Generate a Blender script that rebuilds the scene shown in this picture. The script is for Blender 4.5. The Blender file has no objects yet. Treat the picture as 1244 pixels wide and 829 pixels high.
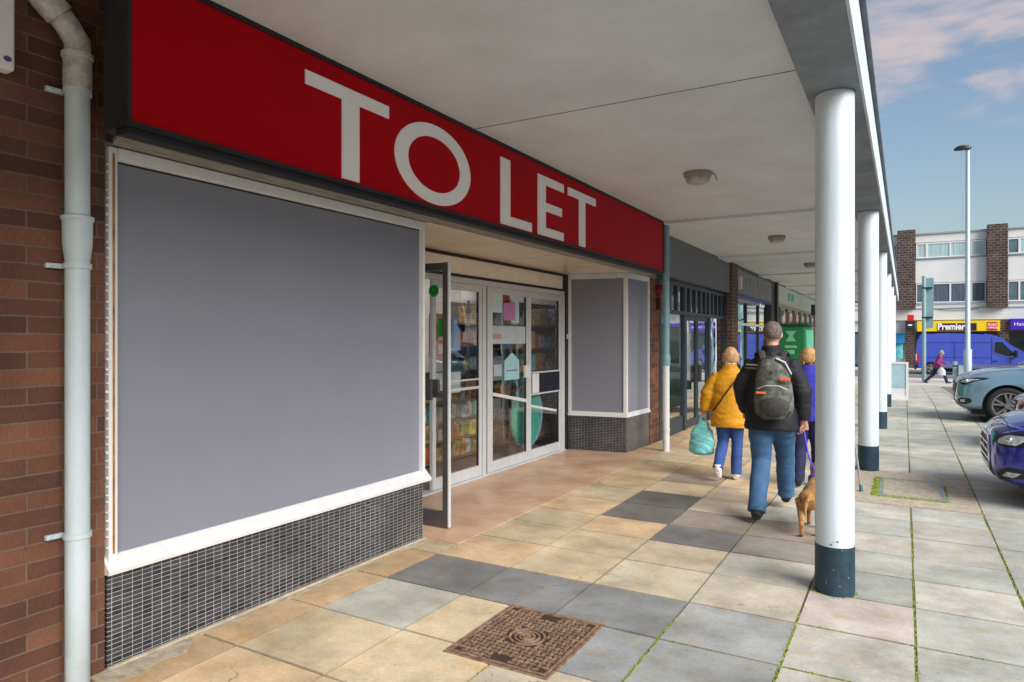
import bpy, bmesh, math, random
from mathutils import Vector, Matrix
from mathutils.bvhtree import BVHTree
random.seed(7)
R = math.radians
sc = bpy.context.scene
col = sc.collection

# ------------------------------------------------------------------ materials
def srgb(r, g, b):
    f = lambda c: (c/255/12.92) if c/255 <= .04045 else ((c/255+.055)/1.055)**2.4
    return (f(r), f(g), f(b))
_m = {}
def mat(name, c, rough=.6, var=.12, scale=6., bump=0., bscale=40., metal=0., c2=None, coat=0., stretch=None, spec=.5, dirt=0.):
    """procedural surface: base colour broken up by two noises, optional bump and low-lying dirt"""
    if name in _m: return _m[name]
    m = bpy.data.materials.new(name); m.use_nodes = True; _m[name] = m
    nt = m.node_tree; N = nt.nodes; L = nt.links
    p = N['Principled BSDF']
    p.inputs['Roughness'].default_value = rough; p.inputs['Metallic'].default_value = metal
    p.inputs['Coat Weight'].default_value = coat; p.inputs['Coat Roughness'].default_value = .04
    p.inputs['Specular IOR Level'].default_value = spec
    tc = N.new('ShaderNodeTexCoord'); co = tc.outputs['Object']
    if stretch:
        mp = N.new('ShaderNodeMapping'); mp.inputs['Scale'].default_value = stretch
        L.new(co, mp.inputs['Vector']); co = mp.outputs['Vector']
    n = N.new('ShaderNodeTexNoise'); n.inputs['Scale'].default_value = scale; n.inputs['Detail'].default_value = 6
    n.inputs['Roughness'].default_value = .65
    L.new(co, n.inputs['Vector'])
    r = N.new('ShaderNodeValToRGB'); e = r.color_ramp.elements
    e[0].position = .32; e[1].position = .68
    a = tuple(max(0, x*(1-var)) for x in c); b = c2 or tuple(min(1, x*(1+var*.6)) for x in c)
    e[0].color = (*a, 1); e[1].color = (*b, 1)
    L.new(n.outputs['Fac'], r.inputs['Fac']); out = r.outputs['Color']
    if dirt:
        sp = N.new('ShaderNodeSeparateXYZ'); L.new(tc.outputs['Object'], sp.inputs[0])
        n3 = N.new('ShaderNodeTexNoise'); n3.inputs['Scale'].default_value = 9; n3.inputs['Detail'].default_value = 5
        L.new(tc.outputs['Object'], n3.inputs['Vector'])
        mr = N.new('ShaderNodeMapRange'); mr.inputs[1].default_value = .0; mr.inputs[2].default_value = .55
        mr.inputs[3].default_value = dirt; mr.inputs[4].default_value = 0
        L.new(sp.outputs['Z'], mr.inputs[0])
        mu = N.new('ShaderNodeMath'); mu.operation = 'MULTIPLY'
        L.new(mr.outputs[0], mu.inputs[0]); L.new(n3.outputs['Fac'], mu.inputs[1])
        mx = N.new('ShaderNodeMix'); mx.data_type = 'RGBA'
        L.new(mu.outputs[0], mx.inputs[0]); L.new(out, mx.inputs[6]); mx.inputs[7].default_value = (.12, .1, .07, 1)
        out = mx.outputs[2]
    L.new(out, p.inputs['Base Color'])
    if bump:
        n2 = N.new('ShaderNodeTexNoise'); n2.inputs['Scale'].default_value = bscale; n2.inputs['Detail'].default_value = 5
        L.new(co, n2.inputs['Vector'])
        bp = N.new('ShaderNodeBump'); bp.inputs['Strength'].default_value = min(1, bump); bp.inputs['Distance'].default_value = .01
        L.new(n2.outputs['Fac'], bp.inputs['Height']); L.new(bp.outputs['Normal'], p.inputs['Normal'])
    return m

def brick_mat(name, c1, c2, mortar, bw, rh, msize, offset=.5, rough=.8, bump=.4, msmooth=.1, spec=.5, bright=1.0):
    if name in _m: return _m[name]
    m = bpy.data.materials.new(name); m.use_nodes = True; _m[name] = m
    nt = m.node_tree; N = nt.nodes; L = nt.links; p = N['Principled BSDF']
    p.inputs['Roughness'].default_value = rough; p.inputs['Specular IOR Level'].default_value = spec
    tc = N.new('ShaderNodeTexCoord'); sp = N.new('ShaderNodeSeparateXYZ'); L.new(tc.outputs['Object'], sp.inputs[0])
    ad = N.new('ShaderNodeMath'); ad.operation = 'ADD'
    L.new(sp.outputs['X'], ad.inputs[0]); L.new(sp.outputs['Y'], ad.inputs[1])
    cb = N.new('ShaderNodeCombineXYZ'); L.new(ad.outputs[0], cb.inputs[0]); L.new(sp.outputs['Z'], cb.inputs[1])
    # hand-laid: the courses wander a little
    nw = N.new('ShaderNodeTexNoise'); nw.inputs['Scale'].default_value = 3.; L.new(cb.outputs[0], nw.inputs['Vector'])
    va = N.new('ShaderNodeVectorMath'); va.operation = 'MULTIPLY_ADD'
    va.inputs[1].default_value = (rh*.16,)*3
    L.new(nw.outputs['Color'], va.inputs[0]); L.new(cb.outputs[0], va.inputs[2])
    b = N.new('ShaderNodeTexBrick'); b.offset = offset; b.squash = 1
    b.inputs['Color1'].default_value = (*c1, 1); b.inputs['Color2'].default_value = (*c2, 1); b.inputs['Mortar'].default_value = (*mortar, 1)
    b.inputs['Scale'].default_value = 1; b.inputs['Brick Width'].default_value = bw; b.inputs['Row Height'].default_value = rh
    b.inputs['Mortar Size'].default_value = msize; b.inputs['Mortar Smooth'].default_value = msmooth; b.inputs['Bias'].default_value = 0
    L.new(va.outputs[0], b.inputs['Vector'])
    n = N.new('ShaderNodeTexNoise'); n.inputs['Scale'].default_value = 60; n.inputs['Detail'].default_value = 7; n.inputs['Roughness'].default_value = .85
    ms_ = N.new('ShaderNodeMapping'); ms_.inputs['Scale'].default_value = (2.2, 2.2, .6); L.new(tc.outputs['Object'], ms_.inputs['Vector']); L.new(ms_.outputs[0], n.inputs['Vector'])
    n4 = N.new('ShaderNodeTexNoise'); n4.inputs['Scale'].default_value = 2.5; n4.inputs['Detail'].default_value = 4
    L.new(tc.outputs['Object'], n4.inputs['Vector'])
    sm = N.new('ShaderNodeMath'); sm.operation = 'ADD'; L.new(n.outputs['Fac'], sm.inputs[0]); L.new(n4.outputs['Fac'], sm.inputs[1])
    mr = N.new('ShaderNodeMapRange'); mr.inputs[1].default_value = .6; mr.inputs[2].default_value = 1.4; mr.inputs[3].default_value = .38*bright; mr.inputs[4].default_value = 1.6*bright
    L.new(sm.outputs[0], mr.inputs[0])
    mx = N.new('ShaderNodeVectorMath'); mx.operation = 'SCALE'; L.new(b.outputs['Color'], mx.inputs[0]); L.new(mr.outputs[0], mx.inputs['Scale'])
    L.new(mx.outputs[0], p.inputs['Base Color'])
    inv = N.new('ShaderNodeMath'); inv.operation = 'MULTIPLY_ADD'; inv.inputs[1].default_value = -1; inv.inputs[2].default_value = 1
    L.new(b.outputs['Fac'], inv.inputs[0])
    ns = N.new('ShaderNodeMath'); ns.operation = 'MULTIPLY_ADD'; ns.inputs[1].default_value = .9 if name == 'brown_brick' else .35
    L.new(n.outputs['Fac'], ns.inputs[0]); L.new(inv.outputs[0], ns.inputs[2])
    bp = N.new('ShaderNodeBump'); bp.inputs['Strength'].default_value = bump; bp.inputs['Distance'].default_value = .006
    L.new(ns.outputs[0], bp.inputs['Height']); L.new(bp.outputs['Normal'], p.inputs['Normal'])
    return m

def glass_mat(name, tint=(.9, .95, .95), refl=.12):
    if name in _m: return _m[name]
    m = bpy.data.materials.new(name); m.use_nodes = True; _m[name] = m
    nt = m.node_tree; N = nt.nodes; L = nt.links
    N.remove(N['Principled BSDF']); o = N['Material Output']
    t = N.new('ShaderNodeBsdfTransparent'); t.inputs[0].default_value = (*tint, 1)
    g = N.new('ShaderNodeBsdfGlossy'); g.inputs['Roughness'].default_value = .0
    lw = N.new('ShaderNodeFresnel'); lw.inputs['IOR'].default_value = 1.5
    a = N.new('ShaderNodeMath'); a.operation = 'ADD'; a.use_clamp = True; a.inputs[1].default_value = refl
    n = N.new('ShaderNodeTexNoise'); n.inputs['Scale'].default_value = 1.3
    tc = N.new('ShaderNodeTexCoord'); L.new(tc.outputs['Object'], n.inputs['Vector'])
    bp = N.new('ShaderNodeBump'); bp.inputs['Strength'].default_value = .05; bp.inputs['Distance'].default_value = .05
    L.new(n.outputs['Fac'], bp.inputs['Height']); L.new(bp.outputs['Normal'], g.inputs['Normal'])
    L.new(lw.outputs[0], a.inputs[0])
    ge = N.new('ShaderNodeNewGeometry'); iv = N.new('ShaderNodeMath'); iv.operation = 'SUBTRACT'; iv.inputs[0].default_value = 1; L.new(ge.outputs['Backfacing'], iv.inputs[1])
    am = N.new('ShaderNodeMath'); am.operation = 'MULTIPLY'; L.new(a.outputs[0], am.inputs[0]); L.new(iv.outputs[0], am.inputs[1])
    mx = N.new('ShaderNodeMixShader'); L.new(am.outputs[0], mx.inputs[0]); L.new(t.outputs[0], mx.inputs[1]); L.new(g.outputs[0], mx.inputs[2])
    L.new(mx.outputs[0], o.inputs['Surface'])
    return m

M_white = mat('white_paint', (.78, .79, .80), .45, .06, 12, .1, 60)
M_alu = mat('white_aluminium', (.62, .65, .67), .35, .08, 8, 0, 60)
M_darkalu = mat('dark_bronze_aluminium', (.085, .08, .085), .35, .2, 15)
M_black = mat('black_trim', (.012, .012, .016), .5, .3, 10)
M_navy = mat('navy_paint', (.008, .042, .068), .5, .45, 14, .3, 40, dirt=.08)
M_panel = mat('grey_panel', (.232, .245, .30), .5, .05, 1.2)
M_red = mat('sign_red', (.44, .0, .007), .5, .08, 1.5, spec=.1)
M_letter = mat('letter_white', (.93, .93, .93), .4, .03, 3)
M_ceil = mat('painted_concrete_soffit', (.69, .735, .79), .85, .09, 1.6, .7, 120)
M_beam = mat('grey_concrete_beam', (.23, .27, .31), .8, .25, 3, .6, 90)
M_fascia = mat('fascia_edge', (.62, .70, .74), .6, .18, 2.5, .3, 40, stretch=(1, .6, 3))
M_fascia_dk = mat('fascia_drip', (.10, .13, .15), .6, .3, 5)
M_timber = mat('weathered_timber', (.28, .27, .225), .8, .4, 9, .6, 40, stretch=(3, .6, 3))
M_rust = mat('rusty_edge', (.42, .19, .06), .9, .5, 14, .5, 60)
M_cream = mat('cream_board', (.90, .82, .68), .6, .1, 3)
M_creamsoff = mat('cream_soffit', (.78, .66, .50), .25, .12, 2)
M_post = mat('dark_grey_post', (.06, .065, .06), .6, .3, 6)
M_pipe = mat('pipe_grey_paint', (.52, .62, .67), .42, .12, 5, .25, 30, dirt=.7, stretch=(1, 1, .4))
M_collar = mat('pipe_socket', (.50, .50, .44), .5, .4, 22)
M_col = mat('column_paint', (.62, .72, .79), .38, .10, 5, .3, 25, stretch=(1, 1, .10), dirt=.35, c2=(.70, .79, .85))
M_brick = brick_mat('brown_brick', (.085, .036, .024), (.205, .085, .048), (.17, .12, .09), .30, .0775, .0042, .5, .9, 1.0)
M_brickd = brick_mat('dark_brick', (.10, .045, .035), (.16, .065, .04), (.20, .17, .15), .225, .075, .01, .5, .85, .6)
M_mosaic = brick_mat('mosaic_tile', (.018, .018, .024), (.055, .058, .070), (.48, .48, .47), .0515, .0228, .0011, 0., .3, .5, .0)
M_brickfar = brick_mat('far_dark_brick', (.035, .02, .018), (.08, .045, .035), (.16, .13, .12), .36, .17, .022, .5, .85, .3)
M_terra = mat('terracotta_floor', (.72, .39, .24), .38, .2, 2.2, .2, 30, c2=(.80, .56, .38))
M_dirt = mat('joint_dirt', (.20, .17, .12), .95, .4, 30, .5, 60)
M_moss = mat('joint_moss', (.16, .22, .02), .95, .6, 25, .8, 80, c2=(.40, .50, .05))
M_conc = mat('rough_concrete', (.55, .47, .36), .9, .3, 12, .8, 90)
M_asph = mat('asphalt', (.19, .195, .185), .9, .25, 3, .6, 180)
M_far = mat('far_pavement', (.62, .57, .51), .9, .15, 1)
M_kerb = mat('kerb_stone', (.42, .42, .38), .85, .2, 8, .3, 60)
M_line = mat('road_marking', (.7, .7, .66), .8, .2, 8)
M_iron = mat('rusty_cast_iron', (.24, .135, .085), .7, .5, 25, .8, 90, c2=(.40, .26, .17))
M_irond = mat('dark_iron_recess', (.055, .03, .02), .8, .4, 20)
M_galv = mat('galvanised_edge', (.35, .38, .38), .5, .4, 30, metal=.3)
M_glass = glass_mat('door_glass', (.97, .98, .98), .13)
M_glass2 = glass_mat('shop_glass', (.75, .8, .82), .60)
M_winfar = mat('far_window_glass', (.10, .17, .21), .08, .4, 1.4)
M_shopgrey = mat('grey_shop_fascia', (.135, .145, .165), .5, .08, 2)
M_shopgrey2 = mat('worn_grey_fascia', (.23, .25, .27), .55, .2, 3)
M_dblue = mat('dark_blue_frame', (.022, .04, .06), .4, .3, 10)
M_blue = mat('royal_blue', (.02, .06, .32), .5, .1, 3)
M_green = mat('green_plastic', (.008, .17, .055), .5, .2, 4)
M_green_sunlit = mat('sunlit_green_plastic', (.12, .52, .30), .5, .2, 4)  # cabinet green with sunlight painted into the colour
M_chrome = mat('chrome', (.75, .76, .78), .12, .05, 5, metal=1.)
M_tyre = mat('tyre_rubber', (.02, .02, .022), .8, .3, 20)
M_alloy = mat('alloy', (.55, .52, .53), .3, .1, 10, metal=.8)
M_carglass = mat('car_glass', (.02, .03, .035), .03, .3, 2)
M_lens = mat('clear_lens', (.55, .6, .65), .08, .5, 25)
M_plastic = mat('black_plastic', (.018, .018, .02), .45, .3, 10)
M_steel = mat('galvanised_steel', (.42, .55, .58), .5, .1, 6, metal=.2)
M_floorin = mat('shop_floor', (.38, .24, .12), .3, .4, 2, 0, 60, c2=(.65, .5, .3), stretch=(1, 6, 1))
M_dark = mat('dark_interior', (.22, .20, .19), .8, .3, 3)

def flat(name, rgb, rough=.6, var=.08, **k): return mat(name, srgb(*rgb), rough, var, 6, **k)

# ------------------------------------------------------------------ mesh helpers
class MB:
    def __init__(s): s.bm = bmesh.new()
    def box(s, x0, x1, y0, y1, z0, z1, bev=0, rot=None, piv=None):
        vs = [s.bm.verts.new((x, y, z)) for x in (x0, x1) for y in (y0, y1) for z in (z0, z1)]
        fs = [(0, 1, 3, 2), (4, 6, 7, 5), (0, 4, 5, 1), (2, 3, 7, 6), (0, 2, 6, 4), (1, 5, 7, 3)]
        F = [s.bm.faces.new([vs[i] for i in f]) for f in fs]
        if bev:
            E = list({e for f in F for e in f.edges})
            r = bmesh.ops.bevel(s.bm, geom=E, offset=bev, segments=2, affect='EDGES', profile=.5)
            vs = list({v for f in r['faces'] for v in f.verts} | {v for v in vs if v.is_valid})
        if rot is not None:
            bmesh.ops.rotate(s.bm, verts=[v for v in vs if v.is_valid], cent=piv, matrix=rot)
        return s
    def prism(s, pts, axis, a, b):
        """polygon pts (2-D) extruded along axis from a to b; axis x: pts=(y,z); y: (x,z); z: (x,y)"""
        def P(p, t):
            return {'x': (t, p[0], p[1]), 'y': (p[0], t, p[1]), 'z': (p[0], p[1], t)}[axis]
        A = [s.bm.verts.new(P(p, a)) for p in pts]; B = [s.bm.verts.new(P(p, b)) for p in pts]
        s.bm.faces.new(A); s.bm.faces.new(B[::-1])
        n = len(pts)
        for i in range(n): s.bm.faces.new((A[i], B[i], B[(i+1) % n], A[(i+1) % n]))
        return s
    def ring(s, outer, inner, axis, a, b):
        def P(p, t): return {'x': (t, p[0], p[1]), 'y': (p[0], t, p[1]), 'z': (p[0], p[1], t)}[axis]
        n = len(outer)
        V = [[s.bm.verts.new(P(p, t)) for p in L] for L in (outer, inner) for t in (a, b)]
        oa, ob, ia, ib = V
        for i in range(n):
            j = (i+1) % n
            for q in ((oa[i], oa[j], ia[j], ia[i]), (ob[i], ib[i], ib[j], ob[j]), (oa[i], ob[i], ob[j], oa[j]), (ia[i], ia[j], ib[j], ib[i])):
                s.bm.faces.new(q)
        return s
    def tube(s, pts, rad, seg=16, caps=True, sq=None, up=None):
        pts = [Vector(p) for p in pts]
        if not hasattr(rad, '__len__'): rad = [rad]*len(pts)
        rings = []; n = len(pts); ref = None; pt = None
        for i, p in enumerate(pts):
            t = (pts[min(i+1, n-1)]-pts[max(i-1, 0)])
            if t.length < 1e-9: t = Vector((0, 0, 1))
            t.normalize()
            if pt is not None and t.dot(pt) < -.5: t = -t
            pt = t
            if ref is None: ref = Vector((1, 0, 0)) if abs(t.x) < .9 else Vector((0, 1, 0))
            u = (ref-t*ref.dot(t)).normalized(); w = t.cross(u); ref = u
            r = rad[i]; ru, rw = (r if hasattr(r, '__len__') else (r, r))
            rings.append([s.bm.verts.new(p+u*math.cos(2*math.pi*k/seg)*ru+w*math.sin(2*math.pi*k/seg)*rw) for k in range(seg)])
        for a, b in zip(rings, rings[1:]):
            for k in range(seg): s.bm.faces.new((a[k], a[(k+1) % seg], b[(k+1) % seg], b[k]))
        if caps: s.bm.faces.new(rings[0][::-1]); s.bm.faces.new(rings[-1])
        return s
    def loft(s, secs, seg=24, caps=True):
        """secs: (centre, rx, ry) horizontal ellipses"""
        rings = [[s.bm.verts.new((c[0]+rx*math.cos(2*math.pi*k/seg), c[1]+ry*math.sin(2*math.pi*k/seg), c[2])) for k in range(seg)] for c, rx, ry in secs]
        for a, b in zip(rings, rings[1:]):
            for k in range(seg): s.bm.faces.new((a[k], a[(k+1) % seg], b[(k+1) % seg], b[k]))
        if caps: s.bm.faces.new(rings[0][::-1]); s.bm.faces.new(rings[-1])
        return s
    def ball(s, c, r, seg=16, rot=None):
        r = r if hasattr(r, '__len__') else (r, r, r)
        m = Matrix.Translation(c) @ (rot.to_4x4() if rot else Matrix()) @ Matrix.Diagonal((*r, 1))
        bmesh.ops.create_uvsphere(s.bm, u_segments=seg, v_segments=seg//2+2, radius=1, matrix=m)
        return s
    def quad(s, a, b, c, d):
        s.bm.faces.new([s.bm.verts.new(p) for p in (a, b, c, d)]); return s

def tag(o, label=None, cat=None, group=None, kind=None):
    if label: o['label'] = label
    if cat: o['category'] = cat
    if group: o['group'] = group
    if kind: o['kind'] = kind
    return o
def thing(name, label, cat, loc=(0, 0, 0), group=None):
    o = bpy.data.objects.new(name, None); col.objects.link(o); o.location = loc
    o.empty_display_size = .2
    return tag(o, label, cat, group)
def wloc(o):
    v = Vector((0, 0, 0))
    while o is not None: v += o.location; o = o.parent
    return v
def put(name, mb, m, parent=None, label=None, cat=None, group=None, kind=None, smooth=False, origin=None):
    """links the builder's mesh (written in world coordinates) as ONE object"""
    bm = mb.bm
    bmesh.ops.recalc_face_normals(bm, faces=bm.faces)
    if parent is not None: org = wloc(parent)
    elif origin is not None: org = Vector(origin)
    elif kind == 'structure': org = Vector((0, 0, 0))
    else:
        xs = [v.co for v in bm.verts]
        org = Vector(((min(c.x for c in xs)+max(c.x for c in xs))/2, (min(c.y for c in xs)+max(c.y for c in xs))/2, min(c.z for c in xs)))
    bmesh.ops.translate(bm, verts=bm.verts, vec=-org)
    me = bpy.data.meshes.new(name); bm.to_mesh(me); bm.free()
    me.materials.append(m)
    if smooth:
        for p in me.polygons: p.use_smooth = True
        try: me.set_sharp_from_angle(angle=R(smooth if smooth is not True else 50))
        except Exception: pass
    o = bpy.data.objects.new(name, me); col.objects.link(o)
    if parent is not None: o.parent = parent
    else: o.location = org
    return tag(o, label, cat, group, kind)
def copy_tree(o, parent=None):
    c = o.copy(); col.objects.link(c)
    if parent: c.parent = parent
    for ch in list(o.children): copy_tree(ch, c)
    return c
def rbox(*a, bev=.004, **k): return MB().box(*a, bev=bev, **k)
def bake(o, mods):
    for t, kw in mods:
        m = o.modifiers.new(t, t)
        for k, v in kw.items(): setattr(m, k, v)
    dg = bpy.context.evaluated_depsgraph_get(); ev = o.evaluated_get(dg)
    me = bpy.data.meshes.new_from_object(ev, preserve_all_data_layers=True, depsgraph=dg)
    o.modifiers.clear(); old = o.data; o.data = me
    for p in me.polygons: p.use_smooth = True
    return o
def remesh_obj(name, mb, m, parent, vox=.014, smooth_it=3, wr=0., **k):
    o = put(name, mb, m, parent, **k)
    mods = [('REMESH', dict(mode='VOXEL', voxel_size=vox)), ('SMOOTH', dict(factor=.5, iterations=smooth_it))]
    bake(o, mods)
    if not o.data.materials: o.data.materials.append(m)
    if wr:
        from mathutils import noise
        nn = [v.normal.copy() for v in o.data.vertices]; cc = [v.co.copy() for v in o.data.vertices]; fl = []
        for c, n_ in zip(cc, nn):
            q0 = noise.noise(Vector((c.x*4, c.y*4, c.z*4+3)))*.12
            f = noise.noise(Vector((c.x*6, c.y*6, (c.z+q0)*17)))*.6+abs(noise.noise(Vector((c.x*8+c.z*9, c.y*8, (c.z+q0)*30))))*-.5
            fl.extend(c+n_*(f*wr))
        o.data.vertices.foreach_set('co', fl); o.data.update()
    return o
def text_obj(name, s, size, m, parent, loc, rot, sx=1., bold=0., ext=.004, align='CENTER', **k):
    cu = bpy.data.curves.new(name, 'FONT'); cu.body = s; cu.size = size; cu.extrude = ext; cu.offset = bold
    cu.align_x = align; cu.align_y = 'CENTER'; cu.resolution_u = 4
    t = bpy.data.objects.new(name, cu); col.objects.link(t)
    dg = bpy.context.evaluated_depsgraph_get()
    me = bpy.data.meshes.new_from_object(t.evaluated_get(dg))
    bpy.data.objects.remove(t)
    me.transform(Matrix.Translation(Vector(loc)-(wloc(parent) if parent else Vector())) @ rot.to_4x4() @ Matrix.Diagonal((sx, 1, 1, 1)))
    me.materials.clear(); me.materials.append(m)
    o = bpy.data.objects.new(name, me); col.objects.link(o)
    if parent: o.parent = parent
    return tag(o, **k)
ROT_PX = Matrix(((0, 0, 1), (1, 0, 0), (0, 1, 0)))        # text facing +x, reading along +y
ROT_MY = Matrix(((1, 0, 0), (0, 0, -1), (0, 1, 0)))       # text facing -y, reading along +x

# ------------------------------------------------------------------ ground
def zg(y):
    if y < 20: return 0.
    if y < 36: return -.5*(y-20)/16
    return -.5
def strip(name, x0, x1, ys, m, dz=0., **k):
    b = MB(); r = None
    for y in ys:
        q = [b.bm.verts.new((x, y, zg(y)+dz)) for x in (x0, x1)]
        if r: b.bm.faces.new((r[0], r[1], q[1], q[0]))
        r = q
    return put(name, b, m, None, kind='structure', **k)
strip('ground', -400, 400, [-300, 0, 20, 24, 28, 32, 36, 60, 700], M_asph, -.035)
strip('car_park', 1.32, 23.6, [-20, 0, 20, 24, 28, 32, 35], M_asph, -.012)
strip('pavement_bed', -4.2, 1.2, [-9, 0, 20, 24, 28, 32, 35], M_dirt, -.008)
strip('kerb', 1.195, 1.325, [-9, 0, 20, 24, 28, 32, 35], M_kerb, .002)
strip('road', -120, 120, [41.8, 51.4], M_asph, -.02)
strip('road_marking', -20, 24, [46.0, 46.12], M_line, -.014)
b = MB(); b.box(-60, 60, 35, 41.8, -.75, -.45); put('far_pavement', b, M_far, kind='structure')
b = MB(); b.box(-60, 60, 51.4, 56, -.75, -.42); put('footway', b, M_far, kind='structure')
b = MB(); b.box(-60, 60, 38.6, 39.0, -.449, -.444); put('tactile_strip', b, M_kerb, kind='structure')

# paving slabs: one sheet, a face for each flag with its own colour attribute
xj = [-4.24, -3.64, -3.02, -2.40, -1.77, -1.14, -.53, .05, .62, 1.19]
yj = [-.55, .05, .62, 1.20, 1.78, 2.37, 2.96, 3.55, 4.13, 4.71, 5.26, 5.78, 6.36, 6.94, 7.52, 8.1]
yj = [yj[0]-.58*k for k in range(12, 0, -1)]+yj
while yj[-1] < 34.6: yj.append(yj[-1]+.585)
TAN = (.60, .43, .22); PALE = (.63, .52, .34); GRN = (.51, .52, .46); DRK = (.15, .15, .15); BLG = (.29, .31, .31); PNK = (.64, .56, .50); BRN = (.42, .31, .21)
rnd = random.Random(3)
b = MB(); cl = []
def slab(x0, x1, y0, y1, c, g=.0045, zz=None):
    t = .003
    z = zg if zz is None else (lambda y: zz)
    jx0, jx1, jy0, jy1 = [rnd.uniform(-.0025, .0025) for _ in range(4)]
    o = [(x0+g+jx0, y0+g+jy0), (x1-g+jx1, y0+g+jy0), (x1-g+jx1, y1-g+jy1), (x0+g+jx0, y1-g+jy1)]
    dz = rnd.uniform(-.0015, .0015); tl = [dz+rnd.uniform(-.0012, .0012) for _ in range(4)]
    top = [b.bm.verts.new((p[0]+(t if i in (0, 3) else -t), p[1]+(t if i < 2 else -t), z(p[1])+tl[i])) for i, p in enumerate(o)]
    bot = [b.bm.verts.new((p[0], p[1], z(p[1])-.009)) for p in o]
    b.bm.faces.new(top); cl.append(c)
    for i in range(4): b.bm.faces.new((bot[i], bot[(i+1) % 4], top[(i+1) % 4], top[i])); cl.append(tuple(v*.6 for v in c))
def slabcol(x, y):
    h = rnd.random()
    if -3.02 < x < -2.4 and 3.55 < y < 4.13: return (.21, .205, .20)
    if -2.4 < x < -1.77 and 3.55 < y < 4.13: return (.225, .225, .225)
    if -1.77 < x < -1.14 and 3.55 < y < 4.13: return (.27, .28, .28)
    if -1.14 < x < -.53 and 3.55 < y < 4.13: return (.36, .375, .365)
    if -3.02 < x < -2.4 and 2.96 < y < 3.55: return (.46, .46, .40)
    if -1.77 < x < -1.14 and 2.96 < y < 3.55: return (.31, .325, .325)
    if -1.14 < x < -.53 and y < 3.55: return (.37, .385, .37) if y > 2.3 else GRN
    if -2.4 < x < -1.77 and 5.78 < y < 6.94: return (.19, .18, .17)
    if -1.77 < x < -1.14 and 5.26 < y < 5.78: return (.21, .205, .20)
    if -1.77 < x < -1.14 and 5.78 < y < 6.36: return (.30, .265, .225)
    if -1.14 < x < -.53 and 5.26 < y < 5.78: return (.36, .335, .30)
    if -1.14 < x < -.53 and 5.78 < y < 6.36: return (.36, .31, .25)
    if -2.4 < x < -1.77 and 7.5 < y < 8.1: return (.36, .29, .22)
    if x < .05 and x > -.53 and 4.1 < y < 4.8: return PNK
    # warm sandstone tones by the shops run into grey-green flags at the open edge
    w = max(0, min(1, (-.55-x)/1.25+(h-.5)*.4)); g = [GRN, (.53, .53, .47), (.47, .48, .43), (.56, .54, .47)][int(rnd.random()*4)]
    a = (.64, .475, .285) if rnd.random() < .5 else (.65, .53, .355)
    if x < -2.9: a = (.60, .43, .25)
    if y > 9 and x > -1.6: w *= .5
    return tuple(g[k]*(1-w)+a[k]*w for k in range(3))
for i in range(len(xj)-1):
    for j in range(len(yj)-1):
        x0, x1, y0, y1 = xj[i], xj[i+1], yj[j], yj[j+1]
        cx, cy = (x0+x1)/2, (y0+y1)/2
        if x0 < -3.3 and (1.8 < cy < 4.6 and x0 < -4): continue
        if x0 < -3.3 and 4.4 < cy < 4.6: slab(x0, x1, 4.13, 4.40, (.62, .50, .34)); continue
        if x0 < -3.3 and 4.4 < cy < 9.3: continue          # recess floor
        if -.5 < cx < 1. and 7.6 < cy < 9.4 and cx < .62: continue   # concrete patch
        if -2.4 < cx < -1.14 and 2.96 < cy < 3.55: pass
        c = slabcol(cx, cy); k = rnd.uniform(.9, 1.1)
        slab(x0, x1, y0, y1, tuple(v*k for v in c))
        if cy > 24: pass
bm = b.bm
me = bpy.data.meshes.new('paving_slabs'); bm.to_mesh(me); bm.free()
ca = me.color_attributes.new('slab', 'FLOAT_COLOR', 'CORNER')
for p in me.polygons:
    for li in p.loop_indices: ca.data[li].color = (*cl[p.index], 1)
m = bpy.data.materials.new('paving_flag'); m.use_nodes = True
nt = m.node_tree; N = nt.nodes; L = nt.links; p = N['Principled BSDF']
at = N.new('ShaderNodeAttribute'); at.attribute_name = 'slab'
tc = N.new('ShaderNodeTexCoord')
def noise_node(scale, det=6, rg=.65):
    n = N.new('ShaderNodeTexNoise'); n.inputs['Scale'].default_value = scale; n.inputs['Detail'].default_value = det; n.inputs['Roughness'].default_value = rg
    L.new(tc.outputs['Object'], n.inputs['Vector']); return n
def mrange(src, a, b_, c, d):
    r = N.new('ShaderNodeMapRange'); 
    for i, v in zip((1, 2, 3, 4), (a, b_, c, d)): r.inputs[i].default_value = v
    L.new(src, r.inputs[0]); return r.outputs[0]
n1 = noise_node(2.2, 8, .7); n2 = noise_node(38, 8, .8); n3 = noise_node(7, 6, .6); n5 = noise_node(260, 3, .6)
s1 = mrange(n1.outputs['Fac'], .3, .7, .64, 1.28); s2 = mrange(n2.outputs['Fac'], .3, .7, .86, 1.12); s5 = mrange(n5.outputs['Fac'], .3, .7, .84, 1.14)
mu = N.new('ShaderNodeMath'); mu.operation = 'MULTIPLY'; L.new(s1, mu.inputs[0]); L.new(s2, mu.inputs[1])
mu2 = N.new('ShaderNodeMath'); mu2.operation = 'MULTIPLY'; L.new(mu.outputs[0], mu2.inputs[0]); L.new(s5, mu2.inputs[1])
sc_ = N.new('ShaderNodeVectorMath'); sc_.operation = 'SCALE'; L.new(at.outputs['Color'], sc_.inputs[0]); L.new(mu2.outputs[0], sc_.inputs['Scale'])
mx = N.new('ShaderNodeMix'); mx.data_type = 'RGBA'; L.new(mrange(n3.outputs['Fac'], .5, .7, 0, .6), mx.inputs[0])
wt = N.new('ShaderNodeVectorMath'); wt.operation = 'MULTIPLY'; wt.inputs[1].default_value = (.98, .78, .50); L.new(sc_.outputs[0], wt.inputs[0])
L.new(sc_.outputs[0], mx.inputs[6]); L.new(wt.outputs[0], mx.inputs[7])
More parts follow.
